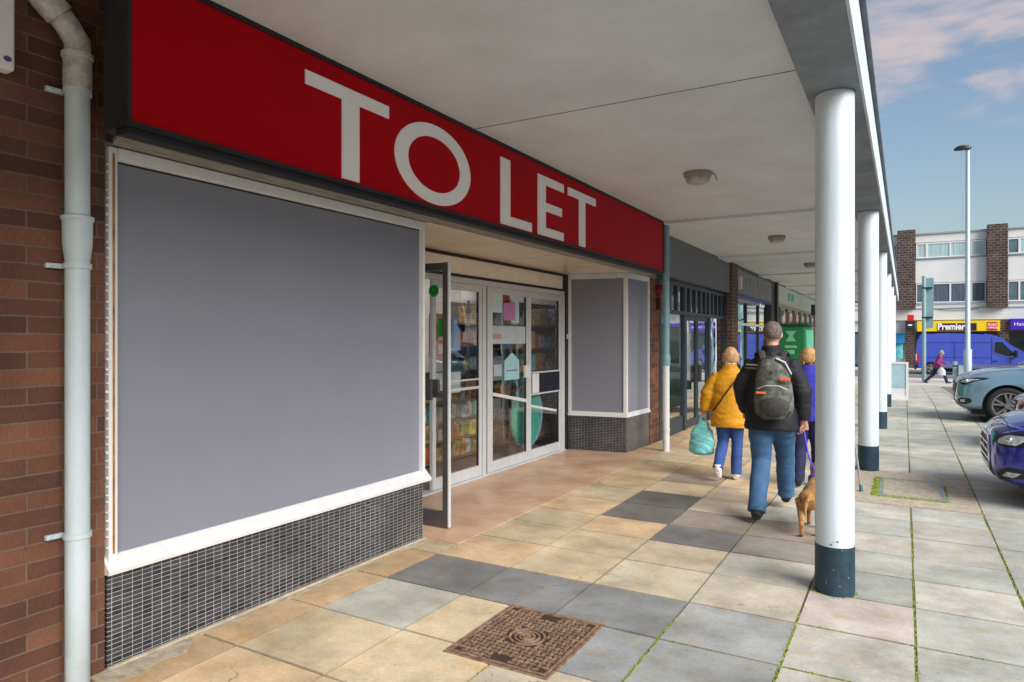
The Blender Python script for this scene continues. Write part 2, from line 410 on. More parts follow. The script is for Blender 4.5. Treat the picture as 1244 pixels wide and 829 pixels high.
# chewing-gum and lichen spots
vo = N.new('ShaderNodeTexVoronoi'); vo.inputs['Scale'].default_value = 7; L.new(tc.outputs['Object'], vo.inputs['Vector'])
sp = mrange(vo.outputs['Distance'], .035, .055, .55, 0)
mx2 = N.new('ShaderNodeMix'); mx2.data_type = 'RGBA'; L.new(sp, mx2.inputs[0]); L.new(mx.outputs[2], mx2.inputs[6]); mx2.inputs[7].default_value = (.20, .19, .16, 1)
# hairline cracks in places
vc = N.new('ShaderNodeTexVoronoi'); vc.feature = 'DISTANCE_TO_EDGE'; vc.inputs['Scale'].default_value = .85
wv = N.new('ShaderNodeVectorMath'); wv.operation = 'MULTIPLY_ADD'; wv.inputs[1].default_value = (.22,)*3; L.new(n3.outputs['Color'], wv.inputs[0]); L.new(tc.outputs['Object'], wv.inputs[2]); L.new(wv.outputs[0], vc.inputs['Vector'])
ck = N.new('ShaderNodeMath'); ck.operation = 'MULTIPLY'; L.new(mrange(vc.outputs['Distance'], .0015, .004, .7, 0), ck.inputs[0]); L.new(mrange(noise_node(.9).outputs['Fac'], .55, .6, 0, 1), ck.inputs[1])
mx3 = N.new('ShaderNodeMix'); mx3.data_type = 'RGBA'; L.new(ck.outputs[0], mx3.inputs[0]); L.new(mx2.outputs[2], mx3.inputs[6]); mx3.inputs[7].default_value = (.07, .06, .045, 1)
L.new(mx3.outputs[2], p.inputs['Base Color'])
L.new(mrange(n1.outputs['Fac'], .3, .7, .6, .85), p.inputs['Roughness'])
bp = N.new('ShaderNodeBump'); bp.inputs['Strength'].default_value = .45; bp.inputs['Distance'].default_value = .004
L.new(n2.outputs['Fac'], bp.inputs['Height']); L.new(bp.outputs['Normal'], p.inputs['Normal'])
me.materials.append(m)
o = bpy.data.objects.new('pavement', me); col.objects.link(o); tag(o, kind='structure')

# recess floor and the patched ground
b = MB(); b.box(-4.4, -3.028, 4.405, 9.262, -.05, .003); put('terracotta_floor', b, M_terra, kind='structure')
b = MB(); b.box(-.525, .615, 7.53, 9.42, -.05, .0035); put('concrete_patch', b, M_conc, kind='structure')
b = MB()
for (x0, x1, y0, y1) in ((-.24, .36, 7.90, 7.94), (-.24, .36, 8.86, 8.90), (-.24, -.20, 7.94, 8.86), (.32, .36, 7.94, 8.86)): b.box(x0, x1, y0, y1, -.01, .009)
mh = thing('inspection_cover', 'recessed inspection cover filled with concrete, mossy galvanised frame, beyond the nearest column', 'manhole cover', (.06, 8.4, 0))
put('frame', b, M_galv, mh)
put('infill', MB().box(-.198, .318, 7.942, 8.858, -.01, .0065), M_conc, mh)
# moss: nobody could count it
b = MB(); rm = random.Random(11)
def mossrun(x0, y0, x1, y1, n, w, jit=.004, lift=0):
    for _ in range(n):
        t = rm.random(); x = x0+(x1-x0)*t+rm.gauss(0, jit); y = y0+(y1-y0)*t+rm.gauss(0, jit); r = rm.uniform(.3, 1)*w
        z = zg(y)+lift
        k = rm.randint(5, 7); a0 = rm.random()*6
        ring = [b.bm.verts.new((x+r*math.cos(a0+6.283*i/k)*rm.uniform(.6, 1.3), y+r*math.sin(a0+6.283*i/k)*rm.uniform(.6, 1.6), z-.006)) for i in range(k)]
        c = b.bm.verts.new((x, y, z+rm.uniform(.001, .006)))
        for i in range(k): b.bm.faces.new((ring[i], ring[(i+1) % k], c))
mossrun(-1.14, 1.2, -1.14, 3.9, 420, .010); mossrun(-.53, 1.2, -.53, 4.3, 420, .010); mossrun(.05, 1.5, .05, 7.5, 700, .009)
mossrun(.62, 3, .62, 14, 800, .010); mossrun(.05, 9.4, .05, 15, 300, .009); mossrun(-.53, 3.55, .05, 3.55, 130, .008); mossrun(-1.1, 3.55, -.53, 3.55, 60, .006)
mossrun(-.53, 4.13, .05, 4.13, 60, .006); mossrun(-.53, 2.96, .05, 2.96, 90, .008); mossrun(-.53, 5.26, .05, 5.26, 60, .006); mossrun(-1.77, 1.6, -1.77, 2.9, 60, .006)
mossrun(-.26, 7.88, -.26, 8.92, 700, .022, .014, .010); mossrun(-.24, 7.88, .36, 7.88, 320, .018, .010, .008); mossrun(-.21, 7.95, .3, 7.95, 60, .012, .01, .010); mossrun(.37, 7.9, .37, 8.8, 120, .012, .008, .008); mossrun(-.24, 8.92, .3, 8.92, 80, .012, .006, .008)
mossrun(.05, 4.13, .62, 4.13, 40, .005); mossrun(.05, 5.26, 1.1, 5.26, 40, .005)
for a in range(60):
    t = a/60*6.283; mossrun(-.385+.125*math.cos(t), 4.78+.135*math.sin(t), -.385+.13*math.cos(t), 4.78+.14*math.sin(t), 3, .010)
put('moss', b, M_moss, kind='stuff', label='green moss in the joints between the paving flags', cat='moss', origin=(0, 0, 0))

b = MB()
for _ in range(1500):
    if rm.random() < .6: x = rm.choice(xj[2:9])+rm.gauss(0, .012); y = rm.uniform(1.4, 11)
    elif rm.random() < .5: x = rm.uniform(-3.3, 1.1); y = rm.choice(yj[14:34])+rm.gauss(0, .010)
    else: x = rm.uniform(-3.3, 1.1); y = rm.uniform(1.4, 12)
    if x < -3.3 or (abs(x+1.75) < .3 and abs(y-3.2) < .36): continue
    r_ = rm.uniform(.0012, .0038); a0 = rm.random()*6
    top = b.bm.verts.new((x, y, .003+r_)); ring = [b.bm.verts.new((x+r_*rm.uniform(.7, 1.5)*math.cos(a0+1.57*i), y+r_*rm.uniform(.7, 1.5)*math.sin(a0+1.57*i), .001)) for i in range(4)]
    for i in range(4): b.bm.faces.new((ring[i], ring[(i+1) % 4], top))
put('grit', b, mat('grit', (.16, .13, .09), .9, .8, 60, c2=(.55, .5, .42)), kind='stuff', label='fine grit scattered along the joints of the paving flags', cat='grit', origin=(0, 0, 0))

# cast iron cover in the foreground
mh = thing('manhole_cover', 'square rusty cast iron cover with basket weave tread in the foreground paving', 'manhole cover', (-1.75, 3.2, 0))
X0, X1, Y0, Y1 = -2.035, -1.465, 2.865, 3.545
put('plate', rbox(X0, X1, Y0, Y1, -.02, .004, bev=.002), M_irond, mh)
b = MB()
nx, ny = 15, 18
for i in range(nx):
    for j in range(ny):
        cx = X0+.028+(X1-X0-.056)*(i+.5)/nx; cy = Y0+.028+(Y1-Y0-.056)*(j+.5)/ny
        if math.hypot(cx+1.75, cy-3.205) < .115: continue
        if min(abs(cx-X0), abs(cx-X1)) < .075 and min(abs(cy-Y0), abs(cy-Y1)) < .075: continue
        if abs(cx+1.75) < .035 and min(abs(cy-Y0), abs(cy-Y1)) < .1: continue
        w, h = (.0165, .0085) if (i+j) % 2 else (.0085, .0165)
        b.box(cx-w, cx+w, cy-h, cy+h, .003, .0085)
put('tread', b, M_iron, mh)
def circ(cx, cy, r, n=36): return [(cx+r*math.cos(6.2832*i/n), cy+r*math.sin(6.2832*i/n)) for i in range(n)]
b = MB()
for r in (.10, .072, .045): b.ring(circ(-1.75, 3.205, r), circ(-1.75, 3.205, r-.012), 'z', .003, .010)
b.prism(circ(-1.75, 3.205, .025, 20), 'z', .003, .009)
put('boss', b, M_iron, mh, smooth=30)
b = MB(); b.ring([(X0-.014, Y0-.014), (X1+.014, Y0-.014), (X1+.014, Y1+.014), (X0-.014, Y1+.014)], [(X0, Y0), (X1, Y0), (X1, Y1), (X0, Y1)], 'z', -.01, .005)
b.ring([(X0+.006, Y0+.006), (X1-.006, Y0+.006), (X1-.006, Y1-.006), (X0+.006, Y1-.006)], [(X0+.022, Y0+.022), (X1-.022, Y0+.022), (X1-.022, Y1-.022), (X0+.022, Y1-.022)], 'z', .003, .009)
put('rim', b, M_iron, mh)
for (cx, cy) in ((X0+.045, Y0+.045), (X1-.045, Y0+.045), (X0+.045, Y1-.045), (X1-.045, Y1-.045)):
    put('keyhole', MB().prism(circ(cx, cy, .020, 14), 'z', .003, .0075), M_irond, mh)

# ------------------------------------------------------------------ the near parade
WX = -3.34
wall = put('brick_wall', MB().box(-3.75, WX, -7, 1.87, -.05, 3.32), M_brick, None, 'long brown brick wall at the left behind the downpipe', 'wall', origin=(0, 0, 0))
pier = thing('brick_pier', 'narrow brown brick pier between the letting shop and the downpipe', 'pier', (-3.6, 10.2, 0))
put('brickwork', MB().box(-3.9, WX, 9.985, 10.46, -.05, 2.53), M_brick, pier)
rb = thing('alarm_bell', 'small dark red alarm bell high on the brick pier', 'alarm', (-3.3, 10.33, 2.3))
put('bell', MB().tube([(-3.34, 10.33, 2.36), (-3.24, 10.33, 2.36), (-3.21, 10.33, 2.36)], [.085, .085, .05], 20), flat('bell_red', (120, 14, 24), .4), rb, smooth=True)
put('bracket', rbox(-3.34, -3.27, 10.28, 10.38, 2.05, 2.24, bev=.01), flat('bell_red2', (90, 14, 22), .5), rb)

# shop window 1
t = thing('shop_window', 'big blank grey shop window panel in a white frame over a black mosaic riser', 'shop window', (-3.34, 3.14, 0))
put('mosaic_riser', MB().box(-3.62, -3.345, 1.885, 4.38, -.02, .462), M_mosaic, t)
b = MB(); q9 = random.Random(8); pts = [(-3.35, 1.8)]+[(-3.345+.035+q9.random()*.05+(.10 if k < 4 else 0), 1.8+.13*k) for k in range(21)]+[(-3.35, 4.42)]
put('mortar_splash', b.prism(pts, 'z', -.01, .0022), mat('pale_mortar', (.52, .45, .34), .9, .4, 14, .5, 60), t)
put('skirting', MB().box(-3.345, -3.325, 1.885, 4.39, -.01, .012), M_conc, t)
put('panel', MB().box(-3.40, -3.372, 1.915, 4.375, .53, 2.49), M_panel, t)
b = MB(); b.box(-3.42, -3.325, 1.882, 1.925, .50, 2.53, bev=.003); put('jamb', b, M_white, t)
put('weathered_edge', MB().box(-3.40, -3.318, 1.9, 1.908, .56, 2.50), M_rust, t)
b = MB(); b.box(-3.42, -3.335, 4.368, 4.40, .50, 2.53, bev=.003); put('jamb', b, M_white, t)
put('head', MB().box(-3.42, -3.318, 1.926, 4.366, 2.475, 2.531, bev=.003), M_white, t)
b = MB().prism([(-3.62, .462), (-3.305, .462), (-3.30, .48), (-3.36, .545), (-3.62, .55)], 'y', 1.87, 4.44); put('sill', b, M_white, t)
put('black_bead', MB().box(-3.373, -3.366, 1.926, 4.366, 2.466, 2.474), M_black, t)
b = MB(); 
for k in range(46): b.ball((-3.335+rm.uniform(-.002, .003), 1.878, .6+k*.041+rm.uniform(-.01, .01)), (.007, .006, rm.uniform(.004, .009)), 6)
put('sealant', b, M_white, t)
put('return_wall', MB().box(-4.2, -3.425, 4.2, 4.385, .0, 2.53), M_dark, t)

# sign
SX = -2.94
sg = thing('shop_sign', 'long red fascia sign reading TO LET in white capitals', 'sign', (-3.1, 5.5, 2.53))
put('sign_panel', MB().box(-3.0, SX, 1.76, 9.36, 2.555, 3.225), M_red, sg)
b = MB(); b.box(-3.12, SX+.012, 1.735, 9.385, 2.53, 2.554); b.box(-3.12, SX+.008, 1.735, 9.385, 3.226, 3.2515); b.box(-3.05, SX+.010, 1.74, 1.759, 2.555, 3.225); b.box(-3.33, SX+.008, 9.362, 9.385, 2.556, 3.224)
put('trim', b, M_black, sg)
LX0, LX1 = SX-.002, SX+.007
def letter(pts): put('letter', MB().prism(pts, 'x', LX0, LX1), M_letter, sg)
letter([(2.76, 3.045), (2.76, 3.125), (3.48, 3.125), (3.48, 3.045), (3.20, 3.045), (3.20, 2.57), (3.05, 2.57), (3.05, 3.045)])
b = MB(); n = 64
def ell(cy, cz, ry, rz): return [(cy+ry*math.cos(6.2831853*i/n), cz+rz*math.sin(6.2831853*i/n)) for i in range(n)]
b.ring(ell(3.995, 2.855, .455, .285), ell(3.995, 2.855, .315, .195), 'x', LX0, LX1); put('letter', b, M_letter, sg)
letter([(4.91, 3.13), (4.91, 2.57), (5.46, 2.57), (5.46, 2.65), (5.07, 2.65), (5.07, 3.13)])
letter([(5.58, 3.13), (5.58, 2.57), (6.13, 2.57), (6.13, 2.65), (5.74, 2.65), (5.74, 2.805), (6.09, 2.805), (6.09, 2.885), (5.74, 2.885), (5.74, 3.05), (6.13, 3.05), (6.13, 3.13)])
letter([(6.23, 3.05), (6.23, 3.13), (6.94, 3.13), (6.94, 3.05), (6.66, 3.05), (6.66, 2.57), (6.50, 2.57), (6.50, 3.05)])
b = MB(); put('sign_soffit', MB().prism([(-3.30, 1.885), (-3.032, 1.77), (-3.032, 9.40), (-3.30, 9.40)], 'z', 2.533, 2.56), M_timber, sg)
put('dark_bead', MB().box(-3.03, -2.945, 1.745, 9.39, 2.500, 2.5295), M_black, sg)
put('rear_bead', MB().box(-3.317, -3.300, 1.9, 4.4, 2.532, 2.545), M_black, sg)  # thin black strip along the rear edge of the soffit
put('end_post', rbox(-3.12, -3.055, 1.742, 1.80, 2.529, 3.2515), M_black, sg)
for yy in (2.15, 4.0, 6.2, 8.3): put('fixing', MB().ball((SX+.004, yy, 2.542), .008, 8), M_galv, sg)

# canopy
cn = thing('canopy', 'long concrete canopy roof over the walkway, cream soffit and pale blue edge', 'canopy', (-1.8, 12, 3.155))
b = MB(); b.box(-4.4, -.545, -7.5, 33, 3.252, 3.5); put('roof_slab', b, M_ceil, cn)
for y0 in (9.36, 13.9, 18.3, 22.7, 27.2): put('soffit_beam', MB().box(-2.93 if y0 < 10 else -3.24, -.548, y0, y0+.85, 3.212, 3.2519), M_ceil, cn)
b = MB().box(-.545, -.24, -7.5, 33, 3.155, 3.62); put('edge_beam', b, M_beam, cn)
b = MB().box(-.239, -.222, -7.5, 33, 3.16, 3.50); put('fascia', b, M_fascia, cn)
b = MB().box(-.239, -.190, -7.5, 33, 3.502, 3.53); put('drip_edge', b, M_fascia_dk, cn)
put('soffit_joint', MB().box(-2.93, -.548, 4.50, 4.508, 3.2495, 3.2519), M_dirt, cn)
# bulkhead lights
lt = thing('ceiling_light', 'nearest round bulkhead light on the soffit, dish hanging slightly open with a loose wire', 'ceiling light', (-1.78, 6.79, 3.25), 'round bulkhead lights under the canopy')
M_lampb = flat('lamp_base', (150, 140, 125), .5); M_lampd = mat('lamp_diffuser', (.42, .40, .36), .3, .3, 14)
b = MB().loft([((-1.78, 6.79, 3.252), .135, .135), ((-1.78, 6.79, 3.215), .135, .135), ((-1.78, 6.79, 3.205), .125, .125)], 28); put('base', b, M_lampb, lt, smooth=40)
b = MB().loft([((-1.78, 6.79, 3.206), .115, .115), ((-1.78, 6.79, 3.18), .118, .118), ((-1.78, 6.79, 3.155), .105, .105), ((-1.78, 6.79, 3.142), .07, .07)], 28); put('diffuser', b, M_lampd, lt, smooth=60)
for yy, lb in ((11.62, 'second round bulkhead light along the soffit'), (16.13, 'third round bulkhead light along the soffit'), (20.6, 'farthest round bulkhead light along the soffit')):
    c = copy_tree(lt); c.location.y = yy; c['label'] = lb
b = MB().tube([(-1.66, 6.83, 3.25), (-1.62, 6.85, 3.22), (-1.61, 6.86, 3.17)], .004, 6); put('loose_wire', b, M_black, lt)

# columns
def column(y, z0, lb):
    c = thing('canopy_column', lb, 'column', (-.385, y, z0), 'round white columns carrying the canopy')
    r = .114
    put('shaft', MB().loft([((-.385, y, z0+.30), r, r), ((-.385, y, 3.155), r, r)], 48), M_col, c, smooth=60)
    put('base_band', MB().loft([((-.385, y, z0-.02), r+.003, r+.003), ((-.385, y, z0+.302), r+.0025, r+.0025)], 48), M_navy, c, smooth=60)
    put('cap_joint', MB().loft([((-.385, y, 3.140), r-.004, r-.004), ((-.385, y, 3.1549), r+.004, r+.004)], 48), M_fascia_dk, c, smooth=60)
def chips(y, seed, n):
    q = random.Random(seed); b = MB()
    for _ in range(n):
        a = q.uniform(3.3, 6.3); z = abs(q.gauss(0, .10))+.004 if q.random() < .6 else .30+q.uniform(-.012, .05); w = q.uniform(.002, .007); r_ = .1178
        pts = [(a+w/r_*math.cos(t*1.05)*q.uniform(.6, 1.5), z+w*math.sin(t*1.05)*q.uniform(.5, 1.4)) for t in range(6)]
        b.bm.faces.new([b.bm.verts.new((-.385+r_*math.cos(p), y+r_*math.sin(p), max(.001, zz))) for p, zz in pts])
    put('paint_chips', b, mat('chipped_concrete', (.16, .17, .17), .9, .4, 40), [o for o in col.objects if o.name.startswith('canopy_column')][-1])
for y, z0, lb in ((4.78, 0, 'nearest round white column with a navy base band'), (9.41, 0, 'second round white column, beside the mossy inspection cover'), (13.91, -.0, 'third round white column along the canopy edge'), (18.4, 0, 'fourth round white column along the canopy edge'), (22.9, zg(22.9), 'fifth round white column along the canopy edge'), (27.4, zg(27.4), 'farthest round white column at the end of the canopy')):
    column(y, z0, lb)
    if y < 10: chips(y, int(y*10), 14)

# downpipes
t = thing('downpipe', 'pale grey downpipe with swan-neck bend on the brick wall', 'downpipe', (-3.27, 1.705, 0))
px, py, r = -3.262, 1.705, .050
put('pipe', MB().tube([(px, py, -.01), (px, py, 2.05)], r, 28), M_pipe, t, smooth=60)
put('pipe', MB().tube([(px, py, 2.16), (px, py, 2.93)], r, 28), M_pipe, t, smooth=60)
put('socket', MB().tube([(px, py, 1.96), (px, py, 1.985), (px, py, 2.03), (px, py, 2.135), (px, py, 2.14), (px, py, 2.155), (px, py, 2.16)], [r+.001, r+.004, r+.010, r+.011, r+.017, r+.017, r+.006], 28), M_pipe, t, smooth=30)
put('socket', MB().tube([(px, py, 2.71), (px, py, 2.75), (px, py, 2.87), (px, py, 2.875), (px, py, 2.895), (px, py, 2.90)], [r+.001, r+.008, r+.008, r+.014, r+.014, r+.004], 28), M_collar, t, smooth=30)
put('bend', MB().tube([(px, py, 2.90), (px-.0, py, 2.945), (px-.005, py-.04, 3.01), (px-.01, py-.085, 3.06)], [r+.004, r+.004, r+.003, r+.003], 28), M_collar, t, smooth=40)
put('socket', MB().tube([(px-.008, py-.07, 3.045), (px-.018, py-.13, 3.10), (px-.03, py-.22, 3.20), (px-.035, py-.26, 3.26)], [r+.013, r+.013, r+.004, r+.004], 28), M_collar, t, smooth=40)
for zz in (.71, 1.93, 2.72):
    b = MB().tube([(px, py, zz-.012), (px, py, zz+.012)], r+.007, 28); b.box(-3.335, -3.31, py-.105, py-.03, zz-.011, zz+.011, bev=.003); b.ball((-3.308, py-.09, zz), .008, 8)
    put('bracket', b, M_pipe, t, smooth=40)
t2 = thing('downpipe', 'blue-grey downpipe at the right-hand end of the red sign', 'downpipe', (-2.945, 9.5, 0))
M_pipe2 = mat('pipe_bluegrey', (.22, .40, .46), .42, .1, 5); M_pipe3 = mat('pipe_white', (.7, .72, .72), .42, .1, 5)
put('pipe', MB().tube([(-2.945, 9.52, 1.35), (-2.945, 9.52, 3.25)], .048, 20), M_pipe2, t2, smooth=60)
put('pipe', MB().tube([(-2.945, 9.52, 0), (-2.945, 9.52, 1.25)], .048, 20), M_pipe3, t2, smooth=60)
put('socket', MB().tube([(-2.945, 9.52, 1.22), (-2.945, 9.52, 1.25), (-2.945, 9.52, 1.36), (-2.945, 9.52, 1.38)], [.05, .058, .058, .05], 20), M_pipe2, t2, smooth=30)
put('bracket', MB().tube([(-2.945, 9.52, .30), (-2.945, 9.52, .325)], .054, 20), M_pipe3, t2)
# white alarm box top left
t = thing('alarm_box', 'white alarm box with a small purple emblem at the top of the brick wall', 'alarm box', (-3.3, 1.3, 2.73))
put('case', rbox(-3.335, -3.26, 1.14, 1.455, 2.73, 3.14, bev=.012), M_white, t)
put('emblem', MB().prism([(1.425+.016*math.cos(a*.5236), 2.775+.012*math.sin(a*.5236)) for a in range(12)], 'x', -3.2605, -3.2585), flat('emblem_purple', (90, 70, 150)), t)

# doorway in the recess
DX = -4.25
ds = thing('door_screen', 'white aluminium shop entrance screen with cream board above in the recess', 'shop entrance', (-4.27, 6.8, 0))
put('soffit', MB().box(-4.36, -3.301, 4.39, 9.0, 2.534, 2.56), M_creamsoff, ds)
put('top_board', MB().box(-4.30, DX, 4.39, 8.84, 2.315, 2.497), M_cream, ds)
put('top_batten', MB().box(-4.31, DX+.012, 4.39, 8.84, 2.498, 2.5315), M_black, ds)
put('head_gap', MB().box(-4.31, DX+.006, 4.39, 8.84, 2.283, 2.314), M_black, ds)
put('head', rbox(-4.31, DX+.004, 4.72, 8.90, 2.222, 2.282), M_alu, ds)
for y0, y1 in ((4.66, 4.74), (6.70, 6.775), (6.80, 6.87), (8.80, 8.90)): put('post', rbox(-4.31, DX+.008, y0, y1, 0, 2.2215), M_alu, ds)
put('post_gap', MB().box(-4.30, DX, 6.776, 6.799, 0, 2.22), M_black, ds)
put('dark_jamb', MB().box(-4.32, DX+.02, 8.905, 8.985, 0, 2.53), M_black, ds)
put('latch', rbox(DX+.02, DX+.035, 8.93, 8.955, 1.60, 1.67), M_white, ds)
put('threshold', rbox(-4.33, DX+.03, 4.7, 8.9, .0, .018, bev=.003), M_alu, ds)
def leaf(y0, y1, name='door_leaf'):
    f = MB(); w = .06
    f.box(-4.295, DX-.004, y0, y0+w, .02, 2.219, bev=.003); f.box(-4.295, DX-.004, y1-w, y1, .02, 2.219, bev=.003)
    f.box(-4.295, DX-.006, y0+w, y1-w, .02, .14, bev=.003); f.box(-4.295, DX-.006, y0+w, y1-w, 2.14, 2.219, bev=.003)
    o = put(name, f, M_alu, ds)
    put('pane', MB().box(-4.277, -4.271, y0+w, y1-w, .14, 2.14), M_glass, o)
    g = MB()
    for yy in (y0+w, y1-w-.008): g.box(-4.292, DX-.012, yy, yy+.008, .14, 2.14)
    put('gasket', g, M_black, o)
    return o
lf1 = leaf(5.74, 6.695); lf2 = leaf(6.875, 7.835); lf3 = leaf(7.84, 8.795)
G = DX-.016   # just outside the glass plane
def sticker(parent, y0, y1, z0, z1, rgb, name='notice', x=None, pts=None):
    m_ = flat('st_%d_%d_%d' % rgb, rgb, .5, .1)
    x = -4.27 if x is None else x
    return put(name, MB().prism(pts or [(y0, z0), (y1, z0), (y1, z1), (y0, z1)], 'x', x, x+.002), m_, parent)
sticker(lf2, 6.95, 7.77, 1.54, 1.76, (190, 205, 215)); sticker(lf2, 6.96, 7.15, 1.60, 1.66, (195, 150, 140), x=-4.267)
sticker(lf2, 6.95, 7.21, 1.10, 1.34, (110, 115, 120)); sticker(lf2, 6.98, 7.16, 1.15, 1.29, (175, 190, 205), x=-4.267)
sticker(lf2, 0, 0, 0, 0, (165, 215, 225), pts=[(7.23, 1.09), (7.60, 1.09), (7.60, 1.33), (7.42, 1.43), (7.23, 1.33)])
sticker(lf2, 7.27, 7.55, 1.20, 1.212, (120, 90, 110), x=-4.267)
sticker(lf2, 7.22, 7.50, 1.83, 2.07, (200, 130, 190)); sticker(lf2, 7.19, 7.36, 2.05, 2.14, (150, 60, 50))
sticker(lf2, 6.95, 7.17, 1.92, 2.14, (195, 225, 225)); sticker(lf2, 7.40, 7.60, 1.80, 2.14, (185, 220, 215), x=-4.2705)
put('handle', rbox(-4.25, -4.215, 7.68, 7.80, 1.10, 1.26, bev=.006), M_white, lf2)
put('slant_strip', MB().box(-4.262, -4.255, 6.94, 7.78, .86-.01, .89, rot=Matrix.Rotation(R(-9.6), 3, 'X'), piv=(-4.26, 7.36, .87)), M_white, lf2)  # white diagonal strip across the door pane
put('slant_strip', MB().box(-4.262, -4.255, 7.90, 8.66, .64, .67, rot=Matrix.Rotation(R(-9.6), 3, 'X'), piv=(-4.26, 8.28, .655)), M_white, lf3)  # the diagonal strip carried on over the next leaf
put('push_bar', MB().box(-4.262, -4.24, 7.90, 8.735, 1.145, 1.165).box(-4.262, -4.24, 7.90, 8.735, .86, .88), M_alu, lf3)
put('letter_plate', rbox(-4.262, -4.245, 8.10, 8.735, .881, 1.144), flat('plate_dark', (22, 22, 40), .3), lf3)
put('handle_plate', rbox(-4.262, -4.235, 7.92, 8.09, .885, 1.14), M_white, lf3)
put('rail', rbox(-4.262, -4.24, 5.80, 6.635, 1.03, 1.06), M_alu, lf1)
put('rail', rbox(-4.262, -4.24, 5.80, 6.635, 1.13, 1.15), M_alu, lf1)
# the opened leaf, standing square to the shop front
ol = thing('open_door', 'glazed entrance door leaf standing wide open beside the big grey window', 'door', (-4.2, 4.72, 0))
yA, yB = 4.69, 4.735
b = MB(); b.box(-3.375, -3.325, yA, yB, .015, 2.245, bev=.003); b.box(-4.24, -4.17, yA, yB, .015, 2.245, bev=.003)
b.box(-4.17, -3.375, yA, yB, 2.18, 2.244, bev=.003); b.box(-4.17, -3.375, yA, yB, .015, .14, bev=.003); b.box(-4.17, -3.375, yA+.004, yB-.004, 1.10, 1.16, bev=.003)
put('leaf_frame', b, M_darkalu, ol)
put('edge_strip', MB().box(-3.3245, -3.316, yA+.006, yB-.006, .015, 2.245), M_alu, ol)
put('pane', MB().box(-4.17, -3.375, 4.710, 4.716, .14, 2.18), M_glass, ol)
put('handle', rbox(-3.545, -3.47, yA-.03, yA, 1.08, 1.26, bev=.006), M_darkalu, ol)
put('lock', rbox(-3.46, -3.40, yA-.02, yA-.001, 1.14, 1.26, bev=.004), M_chrome, ol)
put('sticker', MB().prism([(-3.475+.055*math.cos(k*.7854+.39), 2.01+.055*math.sin(k*.7854+.39)) for k in range(8)], 'y', 4.703, 4.706), flat('sticker_green', (20, 150, 60)), ol)
b = MB().ring([(-3.475+.03*math.cos(k*.3927), 2.015+.03*math.sin(k*.3927)) for k in range(16)], [(-3.475+.022*math.cos(k*.3927), 2.015+.022*math.sin(k*.3927)) for k in range(16)], 'y', 4.7, 4.702)
put('sticker_ring', b, flat('sticker_ringg', (10, 70, 30)), ol)
put('sticker', MB().box(-3.43, -3.385, 4.703, 4.706, 1.62, 1.78), flat('sticker_green', (20, 150, 60)), ol)

# room behind
rm_ = thing('shop_interior', 'dim shop room seen through the entrance glass', 'room', (-7, 6.8, 0))
b = MB(); b.box(-9.6, -9.5, 2.0, 11, 0, 2.85); b.box(-9.5, -4.4, 1.9, 2.0, 0, 2.85); b.box(-9.5, -4.4, 10.3, 10.4, 0, 2.85)
put('wall', b, mat('shop_wall', (.55, .50, .42), .8, .3, 2), rm_)
put('floor', MB().box(-9.5, -4.32, 2, 11, -.03, .01), M_floorin, rm_)
put('ceiling', MB().box(-4.6, -4.405, 2, 11, 2.86, 2.95), M_dark, rm_)  # front strip only; the rest is left open so daylight fills the room
for y_ in (4, 7, 9.5): put('added_opening_bar', MB().box(-9.5, -4.6, y_, y_+.08, 2.87, 2.95), M_white, rm_)  # bars across an unseen roof opening added to brighten the room
cols = [(225, 70, 30), (240, 160, 30), (70, 105, 200), (215, 215, 205), (50, 140, 75), (180, 45, 70), (240, 205, 70), (150, 85, 45), (70, 185, 180)]
def shelf_unit(x, y0, y1, lb, zs, seed, depth=.45):
    s = thing('shelf_unit', lb, 'shelf', (x, (y0+y1)/2, 0), 'shelving units inside the shop')
    b = MB(); b.box(x-depth-.02, x-depth, y0, y1, 0, zs[-1]+.35)
    for y in (y0, y1-.03):
        for xx in (x-depth, x-.03): b.box(xx, xx+.03, y, y+.03, 0, zs[-1]+.35)
    put('frame', b, flat('shelf_dark', (95, 85, 78)), s)
    for z in zs: put('shelf', MB().box(x-depth, x, y0+.031, y1-.031, z-.02, z), flat('shelf_wood', (130, 100, 70)), s)
    q = random.Random(seed)
    for z in zs:
        y = y0+.06
        while y < y1-.2:
            w = q.uniform(.09, .2); h = q.uniform(.12, .27); d = q.uniform(.15, .35)
            c = cols[q.randrange(len(cols))]
            kd = q.random(); d = min(d, depth-.08); pm = mat('pk_%d_%d' % (c[0], c[1]), srgb(*c), .35, .65, 14, c2=srgb(*{205: (250, 235, 200), 225: (250, 200, 60), 240: (200, 60, 30), 70: (235, 235, 225), 180: (245, 200, 190)}.get(c[0], (235, 190, 110))) if kd < .5 else None)
            if kd < .5:
                put('packet', rbox(x-.04-d, x-.02, y, y+w*.92, z+.001, z+h, bev=.008), pm, None, 'one of the mixed coloured packets standing on the shop shelves', 'packet', 'packets on the shop shelves')
            elif kd < .8:
                w = min(w, .11); r_ = w*.46; cx_, cy_ = x-.06-r_, y+w/2
                put('bottle', MB().loft([((cx_, cy_, z+.001), r_, r_), ((cx_, cy_, z+h*.6), r_, r_), ((cx_, cy_, z+h*.8), r_*.4, r_*.4), ((cx_, cy_, z+h), r_*.38, r_*.38)], 14), pm, None, 'one of the coloured bottles standing on the shop shelves', 'bottle', 'bottles on the shop shelves', smooth=40)
            else:
                b = MB().loft([((x-.12, y+w/2, z+.001), .06, w*.42), ((x-.12, y+w/2, z+h*.5), .075, w*.48), ((x-.12, y+w/2, z+h*.85), .03, w*.44), ((x-.12, y+w/2, z+h), .008, w*.46)], 12)
                put('pouch', b, pm, None, 'one of the crumpled pouches standing on the shop shelves', 'pouch', 'pouches on the shop shelves', smooth=60)
            y += w+q.uniform(0, .05)
